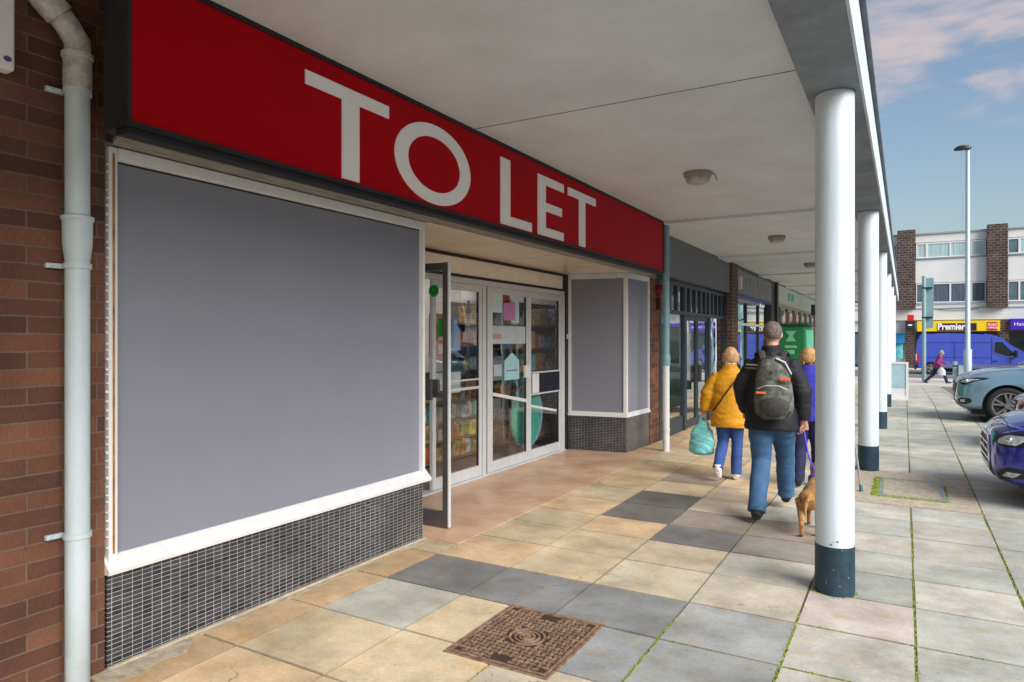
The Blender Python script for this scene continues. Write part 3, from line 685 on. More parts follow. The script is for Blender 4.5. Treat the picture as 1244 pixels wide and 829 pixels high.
shelf_unit(-4.64, 8.05, 10.1, 'tall shelving of packets close behind the right-hand door', [.15, .48, .81, 1.14, 1.47, 1.80], 1, .38)
shelf_unit(-5.9, 8.9, 10.2, 'shelving against the far end of the shop room', [.3, .7, 1.1, 1.5, 1.85], 2)
shelf_unit(-7.2, 5.4, 8.2, 'low wide shelving in the middle of the shop room', [.25, .6, .95], 3)
shelf_unit(-4.95, 5.95, 8.0, 'low display of magazines and packets close behind the left-hand doors', [.10, .34, .58, .82], 4, .35)
td = thing('display_disc', 'big round teal disc with a pale scalloped edge standing behind the right-hand doors', 'display', (-4.42, 8.05, 0))
def disc(cy_, cz_, rr_, n=60, sc_=0): return [(cy_+rr_*(1+sc_*abs(math.sin(9*6.2832*i/n)))*math.cos(6.2832*i/n), cz_+rr_*(1+sc_*abs(math.sin(9*6.2832*i/n)))*math.sin(6.2832*i/n)) for i in range(n)]
put('face', MB().prism(disc(8.05, .57, .41), 'x', -4.41, -4.40), mat('teal_plastic', (.06, .46, .34), .4, .15, 3), td)
put('face', MB().prism(disc(8.05, .57, .38), 'x', -4.399, -4.392), mat('teal_plastic2', (.07, .50, .37), .4, .15, 3), td)
put('scalloped_edge', MB().prism(disc(8.09, .56, .425, 180, .03), 'x', -4.43, -4.411), flat('rim_blue', (150, 190, 235)), td)
put('stand', MB().box(-4.60, -4.44, 7.9, 8.2, .01, .18), M_dark, td)
for (y0, y1, z0, z1, c, lb) in ((6.0, 6.28, 1.40, 1.88, (215, 90, 50), 'orange poster with pale figures'), (6.30, 6.55, 1.45, 1.86, (120, 160, 215), 'pale blue poster'), (6.03, 6.6, .98, 1.22, (225, 235, 240), 'white notice board')):
    p_ = put('poster', MB().box(-4.50, -4.49, y0, y1, z0, z1), flat('po_%d' % c[0], c, .5, .3), None, lb+' hung inside the closed left door', 'poster')
    q = random.Random(int(y0*100))
    for k in range(6):
        if c[0] != 215: break
        yy = y0+.04+.12*(k % 2); zz = z0+.03+.15*(k//2)
        put('figure', rbox(-4.4895, -4.487, yy, yy+.08, zz, zz+.11, bev=.0008), flat('cream_fig', (235, 215, 185)), p_)
put('bottle', MB().loft([((-4.46, 6.43, 1.47), .07, .07), ((-4.46, 6.43, 1.70), .07, .07), ((-4.46, 6.43, 1.77), .03, .03), ((-4.46, 6.43, 1.82), .028, .028)], 20), flat('pale_plastic', (170, 200, 235)), None, 'tall pale plastic bottle shape hanging behind the left door', 'bottle', smooth=40)
pl = thing('broom', 'wooden broom with pink collar leaning just inside the open entrance', 'broom', (-4.7, 5.62, 0))
put('pole', MB().tube([(-4.7, 5.62, .1), (-4.7, 5.66, 1.42)], .022, 10), flat('broomwood', (150, 95, 45)), pl, smooth=True)
put('head', rbox(-4.76, -4.64, 5.58, 5.74, 1.42, 1.66, bev=.02), flat('broompink', (200, 110, 130)), pl)
put('base_block', rbox(-4.8, -4.6, 5.5, 5.78, .01, .12, bev=.02), flat('broomdark', (70, 45, 30)), pl)

# splayed window at the right of the recess
t = thing('corner_window', 'tall grey-blanked corner display window in a white frame on a mosaic plinth', 'shop window', (-3.8, 9.4, 0))
A = (-4.23, 8.992); B = (-3.385, 9.10); C = (-3.35, 9.98); A2 = (-4.23, 9.98)
put('mosaic_plinth', MB().prism([A, B, C, A2], 'z', -.02, .495), M_mosaic, t)
b = MB().prism([(A[0]-.0, A[1]-.02), (B[0]+.018, B[1]-.02), (C[0]+.02, C[1]), A2], 'z', .496, .535); put('sill', b, M_white, t)
def facepanel(P, Q, z0, z1, off, th, m_, nm):
    d = Vector((Q[0]-P[0], Q[1]-P[1], 0)).normalized(); n_ = Vector((d.y, -d.x, 0))
    p0 = Vector((*P, 0))+n_*off; q0 = Vector((*Q, 0))+n_*off
    return put(nm, MB().prism([(p0.x, p0.y), (q0.x, q0.y), (q0.x-n_.x*th, q0.y-n_.y*th), (p0.x-n_.x*th, p0.y-n_.y*th)], 'z', z0, z1), m_, t)
def lerp(P, Q, f): return (P[0]+(Q[0]-P[0])*f, P[1]+(Q[1]-P[1])*f)
facepanel(lerp(A, B, .05), lerp(A, B, .955), .56, 2.46, -.012, .02, M_panel, 'panel')
facepanel(lerp(B, C, .05), lerp(B, C, .955), .56, 2.46, -.012, .02, M_panel, 'panel')
for P, Q, f0, f1 in ((A, B, 0, .05), (A, B, .955, 1), (B, C, .0, .05), (B, C, .955, 1)): facepanel(lerp(P, Q, f0), lerp(P, Q, f1), .536, 2.50, .008, .05, M_white, 'jamb')
facepanel(lerp(A, B, .0), lerp(A, B, 1), 2.461, 2.5315, .006, .05, M_white, 'head'); facepanel(lerp(B, C, .0), lerp(B, C, 1), 2.461, 2.5315, .006, .05, M_white, 'head')
facepanel(lerp(A, B, .05), lerp(A, B, .955), .5355, .56, .006, .05, M_white, 'foot_rail'); facepanel(lerp(B, C, .05), lerp(B, C, .955), .5355, .56, .006, .05, M_white, 'foot_rail')

# ------------------------------------------------------------------ neighbour shop with dark frames
t = thing('neighbour_shop', 'dark blue-framed shop front under a plain grey fascia, right of the downpipe', 'shop front', (-3.4, 12.5, 0))
put('fascia_panel', MB().box(-3.4, -3.25, 10.465, 15.04, 2.60, 3.2515), M_shopgrey, t)
put('fascia_bead', MB().box(-3.4, -3.244, 10.465, 15.04, 2.575, 2.5995), M_dblue, t)
NX = -3.40
put('sill_panel', MB().box(NX, NX+.05, 10.47, 12.0, 0, .27), M_dblue, t)
put('sill_panel', MB().box(NX, NX+.05, 13.75, 15.1, 0, .27), M_dblue, t)
ms = [10.47, 10.95, 11.92, 12.74-.06, 13.60, 14.70, 15.05]
for y in (10.50, 11.9, 13.62, 15.0): put('mullion', MB().box(NX, NX+.07, y-.07, y+.07, .0, 2.56), M_dblue, t)
put('transom', MB().box(NX, NX+.075, 10.57, 14.93, 2.02, 2.08), M_dblue, t)
put('transom', MB().box(NX, NX+.075, 10.57, 14.93, 2.50, 2.56), M_dblue, t)
for y in (11.05, 11.45, 12.25, 12.62, 13.0, 13.35, 13.95, 14.3, 14.65): put('glazing_bar', MB().box(NX+.01, NX+.06, y-.05, y+.05, 2.081, 2.499), M_dblue, t)
for y0, y1 in ((10.57, 11.83), (13.69, 14.93)): put('pane', MB().box(NX+.02, NX+.026, y0, y1, .28, 2.02), M_glass2, t)
put('pane', MB().box(NX+.02, NX+.026, 10.57, 14.93, 2.081, 2.499), M_glass2, t)
for y0, y1 in ((11.98, 12.74), (12.75, 13.54)):
    b = MB()
    for a, c in ((y0, y0+.07), (y1-.07, y1)): b.box(NX, NX+.05, a, c, .02, 2.015)
    b.box(NX, NX+.05, y0+.07, y1-.07, .02, .15); b.box(NX, NX+.05, y0+.07, y1-.07, 1.93, 2.015)
    d = put('door', b, M_dblue, t); put('pane', MB().box(NX+.02, NX+.026, y0+.07, y1-.07, .15, 1.93), M_glass2, d)
    put('push_plate', rbox(NX+.05, NX+.075, (y1-.22 if y0 < 12 else y0+.02), (y1-.02 if y0 < 12 else y0+.22), .80, 1.12), M_plastic, d)
put('back_wall', MB().box(-6.6, -6.5, 10.2, 20.3, 0, 2.7), flat('shop_back', (150, 150, 145)), t)
put('floor', MB().box(-6.5, NX, 10.46, 19, -.02, .005), M_floorin, t)
put('room_ceiling', MB().box(-4.6, NX, 10.46, 20.3, 2.61, 2.7), M_white, t)  # stops short: the roof behind is opened up to let daylight in
# brick pier and the next shop
pr = thing('brick_pier', 'dark brick pier between the two grey shop fascias', 'pier', (-3.4, 15.3, 0))
put('brickwork', MB().box(-3.75, -3.215, 15.05, 15.68, -.02, 3.2515), M_brickd, pr)
t = thing('neighbour_shop', 'shop front with worn grey fascia and thin blue line beyond the brick pier', 'shop front', (-3.4, 16.8, 0))
put('fascia_panel', MB().box(-3.4, -3.25, 15.69, 20.3, 2.63, 3.17), M_shopgrey2, t)
put('fascia_cap', MB().box(-3.4, -3.24, 15.69, 20.3, 3.171, 3.2515), M_dblue, t)
put('blue_line', MB().box(-3.4, -3.24, 15.69, 20.3, 2.56, 2.6295), M_blue, t)
b = MB(); q = random.Random(5)
for k in range(7): y = 16.8+k*.45; b.box(-3.249, -3.24, y, y+.05, 2.87, 3.03+.04*(k % 2)); b.box(-3.249, -3.24, y+.0501, y+.2, 2.87, 2.90)
put('worn_lettering', b, mat('worn_gold', (.30, .29, .22), .6), t)
put('light_box', rbox(-3.25, -3.16, 15.72, 15.88, 2.72, 3.0), M_white, t)
for y in (17.3, 18.9, 20.3): put('mullion', MB().box(NX, NX+.06, y-.05, y+.05, .0, 2.47), M_dblue, t)
put('transom', MB().box(NX, NX+.065, 15.69, 20.35, 1.92, 1.98), M_white, t)
put('sill_panel', MB().box(NX, NX+.05, 15.69, 20.35, 0, .5), M_dblue, t)
for y0, y1 in ((15.70, 17.24), (17.36, 18.84), (18.96, 20.24)):
    put('pane', MB().box(NX+.02, NX+.026, y0, y1, .5, 1.92), M_glass2, t); put('pane', MB().box(NX+.02, NX+.026, y0, y1, 1.98, 2.47), M_glass2, t)
pr = thing('dark_pier', 'dark panelled pier with a green-black edge at the end of the grey fascias', 'pier', (-3.3, 20.9, 0))
put('panel', MB().box(-3.45, -3.27, 20.38, 21.0, -.02, 3.2515), M_post, pr)
put('edge_post', MB().box(-3.45, -3.20, 21.001, 21.25, 0, 3.2515), M_dblue, pr)
t = thing('far_shop', 'pale shops with a long white fascia at the far end of the walkway', 'shop front', (-3.3, 25, 0))
put('fascia_panel', MB().box(-3.4, -3.25, 21.3, 33, 2.69, 3.21), mat('pale_fascia', (.62, .74, .68), .5, .08), t)
for k, y in enumerate((23.4, 24.2)): put('fascia_motif', MB().box(-3.249, -3.24, y, y+.5, 2.83, 3.08), flat('motif_teal', (90, 200, 180)), t)
put('wall', MB().box(-3.6, -3.45, 21.26, 33, -.4, 3.25), mat('cream_render', (.55, .52, .44), .7, .1), t)
for k in range(7):
    y = 21.8+k*1.6
    put('window', MB().box(-3.45, -3.42, y, y+.7, .5-.02*k, 2.5), M_winfar, t); put('door_panel', MB().box(-3.449, -3.42, y+.8, y+1.3, -.2, 2.6), M_brickd, t)
put('hanging_sign', rbox(-2.95, -2.3, 26.9, 27.0, 2.45, 2.85), M_dblue, None, 'small dark projecting sign under the far end of the canopy', 'sign')


# green recycling bank
t = thing('recycling_bank', 'tall green recycling cabinet with pale symbols standing by the far shops', 'recycling bin', (-1.95, 14.9, 0))
put('body', rbox(-2.26, -1.70, 14.5, 15.6, .05, 1.86, bev=.02), M_green, t)
put('sunlit_side', rbox(-1.699, -1.66, 14.52, 15.58, .1, 1.78, bev=.01), M_green_sunlit, t)  # right side skinned in a lighter green to stand for sun on it
b = MB(); 
for k in range(12): b.ball((-2.2+k*.046, 14.62+.03*(k % 3), 1.88+.01*(k % 2)), (.045, .09, .03), 8)
b.box(-2.28, -1.66, 14.48, 15.62, 1.855, 1.885); put('lid', b, flat('dark_green', (8, 60, 30)), t)
b = MB(); Y = 14.488
b.prism([(-2.06, 1.76), (-1.86, 1.76), (-1.93, 1.66), (-1.86, 1.55), (-2.06, 1.55), (-1.99, 1.66)], 'y', Y, 14.499); put('symbol', b, flat('sym_green', (110, 190, 140)), t)
b = MB(); b.box(-2.07, -1.85, Y, 14.499, 1.42, 1.47); b.box(-2.03, -1.89, Y, 14.499, 1.30, 1.38); put('symbol', b, flat('sym_green', (110, 190, 140)), t)
t = thing('feather_banner', 'pale blue feather banner with a small red dot beside the green cabinet', 'banner', (-1.7, 16.4, 0))
b = MB().prism([(-1.9, .35), (-1.55, .35), (-1.32, 1.4), (-1.28, 2.05), (-1.40, 1.95), (-1.62, 1.3)], 'y', 16.4, 16.41); put('cloth', b, mat('banner_blue', (.16, .50, .72), .6, .15, 5), t)
put('pole', MB().tube([(-1.55, 16.42, 0), (-1.50, 16.42, 1.0), (-1.30, 16.42, 2.08)], .012, 8), M_steel, t)
put('base', rbox(-1.75, -1.3, 16.2, 16.6, 0, .05), M_plastic, t)
put('dot', MB().prism([(-1.50+.04*math.cos(k*.5236), 1.45+.06*math.sin(k*.5236)) for k in range(12)], 'y', 16.394, 16.399), flat('dot_red', (190, 30, 50)), t)
# pavement A-board
t = thing('pavement_sign', 'white A-board with a pale blue panel past the last columns', 'pavement sign', (-.17, 21.3, zg(21.3)))
b = MB(); z0 = zg(21.3)
b.ring([(-.42, z0), (.09, z0), (.09, z0+1.02), (-.42, z0+1.02)], [(-.36, z0+.10), (.03, z0+.10), (.03, z0+.96), (-.36, z0+.96)], 'y', 21.2, 21.24); put('frame', b, M_white, t)
put('panel', MB().box(-.36, .03, 21.215, 21.23, z0+.30, z0+.96), mat('pale_blue_panel', (.40, .60, .68), .5, .15, 4), t)
put('panel', MB().box(-.36, .03, 21.214, 21.231, z0+.10, z0+.2995), M_white, t)
for x in (-.41, .06): put('rear_leg', MB().tube([(x, 21.24, z0+1.0), (x, 21.55, z0)], .018, 8), M_white, t)

# ------------------------------------------------------------------ building across the road (front plane y = 55)
FY = 55.0
fb = thing('parade_building', 'white three storey parade of flats over shops with tall dark brick fins, across the road', 'building', (4, FY, -.5))
M_wfar = mat('far_white_render', (.74, .76, .74), .7, .08, .6); M_wfar2 = mat('far_grey_band', (.30, .36, .38), .7, .1, 1)
XA, XB = -16., 34.
put('wall', MB().box(XA, XB, FY+.3, FY+9, -.5, 2.9).box(XA, XB, FY, FY+9, 2.901, 4.05).box(XA, XB, FY, FY+9, 5.46, 7.15).box(XA, XB, FY, FY+9, 8.25, 8.80).box(XA, XB, FY+.30, FY+9, 4.051, 5.459).box(XA, XB, FY+.3, FY+9, 7.151, 8.249), M_wfar, fb)
put('roof_edge', MB().box(XA, XB, FY-.12, FY+9, 8.801, 8.90), M_wfar2, fb)
put('band', MB().box(XA, XB, FY-.06, FY-.001, 3.66, 3.73), M_wfar2, fb)
put('string_course', MB().box(XA, XB, FY-.08, FY-.001, 3.98, 4.04), M_wfar, fb)
put('string_course', MB().box(XA, XB, FY-.08, FY-.001, 7.08, 7.14), M_wfar2, fb)
M_curt = mat('net_curtain', (.42, .58, .60), .8, .3, 2, stretch=(6, 1, .2)); M_curtd = mat('dim_curtain', (.10, .13, .18), .7, .6, 2, stretch=(6, 1, .2))
PIT = 5.17; k0 = -.45
fins = [k0+PIT*k for k in range(-3, 7)]
for f in fins:
    if XA < f < XB-1: put('brick_fin', MB().box(f, f+1.1, FY-.55, FY-.002, 3.68, 9.12), M_brickfar, fb)
qr = random.Random(4)
for f in fins[:-1]:
    a, e = f+1.14, f+PIT-.04; w = e-a
    for z0, z1, M_c in ((4.06, 5.44, M_curtd), (7.16, 8.22, M_curt)):
        cuts = [0, .155, .50, .80, 1] if z0 > 5 or True else []
        fr = MB(); fr.box(a, e, FY+.02, FY+.12, z0, z0+.09); fr.box(a, e, FY+.02, FY+.12, z1-.09, z1)
        for c_ in cuts: x = a+w*c_; fr.box(max(a, x-.05), min(e, x+.05), FY+.019, FY+.121, z0+.09, z1-.09)
        wo = put('window', fr, M_white, fb)
        put('sill', MB().box(a, e, FY-.10, FY+.018, z0-.04, z0+.02), M_wfar2, wo)
        for i in range(4):
            xa, xb = a+w*cuts[i]+.051, a+w*cuts[i+1]-.051
            put('pane', MB().box(xa, xb, FY+.06, FY+.065, z0+.091, z1-.091), M_c if qr.random() < .75 else M_winfar, wo)
for x0, x1 in ((-6.0, -.95), (.70, 5.25), (6.0, 10.2), (11.2, 15.4), (16.4, 20.6), (21.6, 25.8)):
    fr = MB(); fr.box(x0, x1, FY+.1, FY+.25, -.45, -.2); fr.box(x0, x1, FY+.1, FY+.25, 2.0, 2.10)
    n = 4
    for i in range(n+1): x = x0+(x1-x0)*i/n; fr.box(x-.04, x+.04, FY+.1, FY+.25, -.2, 2.0)
    so = put('shop_front', fr, M_plastic, fb)
    for i in range(n): put('pane', MB().box(x0+(x1-x0)*i/n+.05, x0+(x1-x0)*(i+1)/n-.05, FY+.17, FY+.18, -.2, 2.0), M_carglass if x0 > 0 else M_winfar, so)
for x in (.05, 5.38, 10.4, 15.6): put('tiled_pier', MB().box(x, x+.55, FY-.05, FY+.28, -.45, 2.88), M_brickfar, fb)
put('awning', MB().box(-.9, 0, FY-.3, FY-.05, 1.3, 2.0), flat('awning_blue', (40, 130, 190)), fb)
put('window_display', MB().box(-.85, -.1, FY-.02, FY+.0, .2, 1.3), mat('aqua_display', (.16, .55, .60), .4, .6, 3), fb)
put('aerial', MB().tube([(-.3, FY+.5, 9.1), (-.3, FY+.5, 9.9), (-.05, FY+.5, 9.95)], .02, 6), M_steel, fb)
b = MB(); pts = [(2.0+.45*k, FY-.05, 3.62-.10*math.sin(k/5*3.14159)) for k in range(6)]; b.tube(pts, .015, 5); put('drooping_cable', b, M_plastic, fb)
# shop signs
sgn = thing('shop_sign', 'yellow convenience store fascia reading Premier with a red post office plate', 'sign', (3, FY-.2, 2.1))
put('board', MB().box(.75, 5.42, FY-.25, FY-.001, 2.13, 2.83), flat('sig_yellow', (250, 215, 15), .4, .04), sgn)
put('name_plate', MB().box(1.93, 4.15, FY-.27, FY-.251, 2.16, 2.66), flat('sig_purple', (62, 25, 60), .4), sgn)
text_obj('lettering', 'Premier', .60, M_letter, sgn, (2.72, FY-.285, 2.42), ROT_MY, sx=.80, bold=.022)
put('post_plate', MB().box(4.72, 5.28, FY-.27, FY-.251, 2.16, 2.72), flat('sig_red', (225, 20, 35), .4), sgn)
text_obj('lettering', 'POST', .21, M_letter, sgn, (5.0, FY-.285, 2.53), ROT_MY, bold=.006); text_obj('lettering', 'OFFICE', .17, M_letter, sgn, (5.0, FY-.285, 2.34), ROT_MY, bold=.005)
s2 = thing('shop_sign', 'purple hair and beauty shop fascia beside the yellow sign', 'sign', (8, FY-.2, 2.1))
put('board', MB().box(5.98, 10.3, FY-.25, FY-.001, 2.22, 2.92), flat('sig_violet', (70, 30, 190), .4, .04), s2)
text_obj('lettering', 'Hair & Beauty', .34, M_letter, s2, (6.15, FY-.262, 2.56), ROT_MY, align='LEFT')
s3 = thing('projecting_sign', 'small red and black projecting sign at the left end of the yellow fascia', 'sign', (.3, FY-.6, 2.2))
put('red_cube', rbox(.15, .55, FY-.9, FY-.55, 2.85, 3.25), flat('sig_red', (225, 20, 35), .4), s3)
put('dark_plate', rbox(.05, .6, FY-.9, FY-.56, 2.2, 2.84), M_plastic, s3)
put('mark', MB().box(.2, .45, FY-.92, FY-.901, 2.5, 2.6), M_letter, s3)
s4 = thing('shop_sign', 'blue fascia further along the far parade', 'sign', (13, FY-.2, 2.1))
put('board', MB().box(11.0, 25.8, FY-.25, FY-.001, 2.15, 2.85), M_blue, s4)

# terrace beyond the car park: reflected in the shop glass
ot = thing('terrace_building', 'brick and cream terrace of shops beyond the car park', 'building', (24, 24, 0))
put('wall', MB().box(24.01, 32, -12, 48, -.4, 9.0), mat('opp_brick', (.30, .16, .11), .85, .2, 2), ot)
put('cream_band', MB().box(23.9, 24.009, -12, 48, 2.95, 4.3), flat('opp_cream', (225, 205, 175)), ot)
put('shop_row', MB().box(23.93, 24.008, -12, 48, -.3, 2.2), flat('opp_shop', (130, 160, 170), .3, .5), ot)
put('fascia', MB().box(23.8, 24.009, -12, 48, 2.2, 2.9), M_blue, ot)
for k in range(13):
    y = -9+k*4.4
    for z in (4.6, 6.9):
        fr = MB(); fr.box(23.9, 24.0, y, y+2.6, z, z+.1); fr.box(23.9, 24.0, y, y+2.6, z+1.5, z+1.6)
        for j in range(5): fr.box(23.9, 24.0, y+.62*j, y+.62*j+.1, z+.1, z+1.5)
        fr.box(23.91, 23.99, y+.1, y+2.5, z+1.0, z+1.06)
        wo = put('window', fr, M_white, ot); put('pane', MB().box(23.97, 23.98, y+.1, y+2.5, z+.1, z+1.5), M_winfar, wo)

# ------------------------------------------------------------------ street furniture across the way
t = thing('lamp_post', 'tall pale steel street lamp in front of the white flats', 'street lamp', (2.55, 38.2, -.45))
put('pole', MB().tube([(2.55, 38.2, -.46), (2.55, 38.2, 1.1), (2.55, 38.2, 1.15), (2.55, 38.2, 10.6)], [.17, .17, .11, .085], 16), M_steel, t, smooth=60)
put('lantern', MB().loft([((2.34, 38.1, 10.42), .32, .11), ((2.34, 38.1, 10.50), .36, .13), ((2.36, 38.1, 10.62), .22, .09)], 16), M_plastic, t, smooth=60)
put('arm', MB().tube([(2.55, 38.2, 10.6), (2.3, 38.1, 10.62)], .04, 8), M_plastic, t)
put('base_box', rbox(2.18, 2.42, 38.1, 38.4, -.46, .35, bev=.02), M_steel, t)
put('cap', MB().tube([(2.40, 38.2, .30), (2.40, 38.2, .42)], [.05, .02], 8), M_steel, t)
t = thing('traffic_sign', 'back of a tall rectangular traffic sign on a single steel post', 'traffic sign', (.85, 38, -.45))
put('post', MB().tube([(.80, 38, -.46), (.80, 38, 4.6)], .085, 14), mat('post_teal', (.24, .40, .40), .5, .1), t, smooth=60)
put('plate', MB().prism([(.84, 2.08), (1.16, 2.12), (1.18, 2.2), (1.20, 4.46), (1.14, 4.52), (.84, 4.50)], 'y', 38.09, 38.12), mat('plate_back', (.20, .34, .38), .5, .1), t)
for z in (2.6, 4.0): put('clamp', rbox(.70, 1.15, 37.9, 38.089, z, z+.06), M_plastic, t)
def bollard(x, y, lb):
    t = thing('bollard', lb, 'bollard', (x, y, -.45), 'steel bollards by the kerb')
    put('post', MB().tube([(x, y, -.46), (x, y, .52), (x, y, .55)], [.11, .11, .07], 14), M_steel, t, smooth=60)
    put('collar', MB().tube([(x, y, .30), (x, y, .36)], .115, 14), M_plastic, t, smooth=60)
bollard(2.08, 38.4, 'steel bollard immediately left of the lamp post, seen before the van')
bollard(5.2, 38.4, 'steel bollard right of the lamp post, behind the grey car')

# ------------------------------------------------------------------ vehicles
def paint(name, c, metal=.35):
    return mat(name, c, .22, .04, 3, 0, 40, metal=metal, coat=1.)
def bvh_of(o):
    w = wloc(o); me = o.data
    return BVHTree.FromPolygons([v.co+w for v in me.vertices], [tuple(p.vertices) for p in me.polygons])
def patch(tree, d, rows, nseg=14, off=.006, th=.0):
    """a skin laid on the bodywork: rows = [(z, s0, s1)], s runs sideways to the ray direction d"""
    d = Vector(d).normalized(); side = Vector((-d.y, d.x, 0)).normalized()
    b = MB(); last = None
    for z, s0, s1, org in rows:
        r = []
        for i in range(nseg+1):
            s = s0+(s1-s0)*i/nseg
            o_ = Vector(org)+side*s; o_.z = z
            h = tree.ray_cast(o_-d*3, d, 8)
            if h[0] is None: h = (o_+d*.3, -d)
            r.append(b.bm.verts.new(h[0]-d*off))
        if last:
            for i in range(nseg): b.bm.faces.new((last[i], last[i+1], r[i+1], r[i]))
        last = r
    return b
def wheel(parent, x, y, r, facing, nm='wheel'):
    w = .20; s = facing
    ys = [y-s*w, y-s*w, y-s*(w-.02), y-s*.02, y, y-s*.004, y-s*.03]
    o = put(nm, MB().tube([(x, y-s*w, r), (x, y-s*w*.9, r), (x, y-s*.03, r), (x, y-s*.005, r), (x, y+s*.0, r), (x, y-s*.01, r), (x, y-s*.05, r)], [r*.6, r*.97, r*.985, r*.95, r*.80, r*.74, r*.70], 40), M_tyre, parent, smooth=60)
    yy = y-s*.012
    def C(rad, a): return (x+rad*math.cos(a), r+rad*math.sin(a))
    b = MB().ring([C(r*.745, k*.15708) for k in range(40)], [C(r*.67, k*.15708) for k in range(40)], 'y', yy-s*.06, yy)
    for k in range(5):
        for dlt in (-.20, .20):
            a = k*1.2566+dlt+1.5708; a2 = k*1.2566+dlt*.35+1.5708
            p0, p1 = C(r*.69, a), C(r*.12, a2)
            dx, dz = p1[0]-p0[0], p1[1]-p0[1]; l = math.hypot(dx, dz); nx_, nz_ = -dz/l*.016, dx/l*.016
            b.prism([(p0[0]+nx_*1.2, p0[1]+nz_*1.2), (p0[0]-nx_*1.2, p0[1]-nz_*1.2), (p1[0]-nx_, p1[1]-nz_), (p1[0]+nx_, p1[1]+nz_)], 'y', yy-s*.03, yy-s*.004)
    b.prism([C(r*.17, k*.314) for k in range(20)], 'y', yy-s*.03, yy)
    put('rim', b, M_alloy, o)
    put('brake_disc', MB().prism([C(r*.5, k*.2618) for k in range(24)], 'y', yy-s*.09, yy-s*.07), mat('disc_metal', (.12, .11, .11), .5, .2), o)
    return o
def make_car(name, label, nose, cy, L, H, W, m, kind):
    t = thing(name, label, 'car', (nose+L/2, cy, 0), 'cars parked nose-in to the walkway')
    hw = W/2; S = H/1.5
    # x, zb, zt, hs, zs
    st = [(.0, .42, .60, .42, .52), (.015, .30, .70, .56, .52), (.07, .22, .77, .70, .55), (.18, .19, .83, .80, .60), (.36, .18, .89, .86, .66), (.62, .18, .945, .885, .72), (.95, .18, .985, .895, .80), (1.22, .18, 1.01, .90, .84), (1.8, .18, 1.02, .90, .87), (2.6, .18, 1.03, .90, .88), (3.3, .18, 1.05, .89, .90), (3.8, .20, 1.04, .86, .90), (4.05, .26, .98, .78, .80), (4.12, .36, .85, .62, .65)]
    k = L/4.12; b = MB(); rings = []
    if kind == 'suv': st = [(x, zb+.03, zt*1.0+.06*min(1, x*8+.4), hs, zs+.05) for x, zb, zt, hs, zs in st]
    for x, zb, zt, hs, zs in st:
        x = x if x < 1 else 1+(x-1)*(L-1)/(4.12-1)
        hs = hs/.90*hw; zb *= S; zt *= S; zs *= S
        half = [(0, zb), (hs*.55, zb), (hs*.90, zb+.02), (hs*.985, zb+(zs-zb)*.35), (hs*1.0, zb+(zs-zb)*.7), (hs*.985, zs), (hs*.94, zs+(zt-zs)*.45), (hs*.78, zs+(zt-zs)*.80), (hs*.45, zt-.012), (0, zt)]
        loop = half+[(-y, z) for y, z in half[-2:0:-1]]
        rings.append([b.bm.verts.new((nose+x, cy+y, z)) for y, z in loop])
    n = len(rings[0])
    for a, c in zip(rings, rings[1:]):
        for i in range(n): b.bm.faces.new((a[i], a[(i+1) % n], c[(i+1) % n], c[i]))
    b.bm.faces.new(rings[0][::-1]); b.bm.faces.new(rings[-1])
    body = put('body', b, m, t)
    fx, rx, wr = nose+.80*(L/4.12)**.5, nose+L-.78, .325*S+.01
    cut = MB()
    for x in (fx, rx):
        for s in (-1, 1): cut.tube([(x, cy+s*(hw-.27), wr), (x, cy+s*(hw+.1), wr)], wr+.055, 40)
    co = put('cutter', cut, M_black, t)
    bake(body, [('SUBSURF', dict(levels=3, render_levels=3)), ('BOOLEAN', dict(operation='DIFFERENCE', object=co, solver='EXACT'))])
    bpy.data.objects.remove(co)
    try: body.data.set_sharp_from_angle(angle=R(35))
    except Exception: pass
    tree = bvh_of(body)
    for x in (fx, rx):
        for s in (-1, 1):
            wheel(t, x, cy+s*(hw-.015), wr, s)
            put('arch_liner', MB().tube([(x, cy+s*(hw-.265), wr), (x, cy+s*(hw-.26), wr)], wr+.05, 30), M_black, t)
            b = MB().ring([(x+(wr+.075)*math.cos(a*.1257-.1), wr+(wr+.075)*math.sin(a*.1257-.1)) for a in range(27)], [(x+(wr+.045)*math.cos(a*.1257-.1), wr+(wr+.045)*math.sin(a*.1257-.1)) for a in range(27)], 'y', cy+s*(hw-.03), cy+s*(hw+.002)) if kind == 'suv_off' else None
            if b: put('arch_trim', b, M_plastic, t)
    # cabin
    zb = (1.0 if kind != 'suv' else 1.06)*S-.02; zt = H; y0, y1 = hw*.90, hw*.70
    def X(v): return nose+1+(v-1)*(L-1)/(4.12-1)
    out = [(X(1.15), zb), (X(1.98), zt-.05), (X(2.4), zt), (X(3.2), zt-.01), (X(3.65), zt-.10), (X(4.0), zb)]
    def cabin(off, zlo=None, o=out):
        b = MB(); A = []
        for s in (-1, 1):
            r = []
            for x, z in o:
                f = (z-zb)/(zt-zb); yy = y0+(y1-y0)*f
                r.append(b.bm.verts.new((x, cy+s*(yy+off), z+off*(z > zb+.1))))
            A.append(r)
        n = len(o)
        b.bm.faces.new(A[0]); b.bm.faces.new(A[1][::-1])
        for i in range(n): b.bm.faces.new((A[0][i], A[1][i], A[1][(i+1) % n], A[0][(i+1) % n]))
        E = list(b.bm.edges); bmesh.ops.bevel(b.bm, geom=E, offset=.025, segments=3, affect='EDGES')
        return b
    put('windows', cabin(0), M_carglass, t, smooth=40)
    ro = [(X(1.95), zt-.055), (X(2.4), zt), (X(3.2), zt-.01), (X(3.68), zt-.10), (X(3.2), zt-.045), (X(2.4), zt-.04)]
    put('roof', cabin(.012, None, ro), m, t, smooth=40)
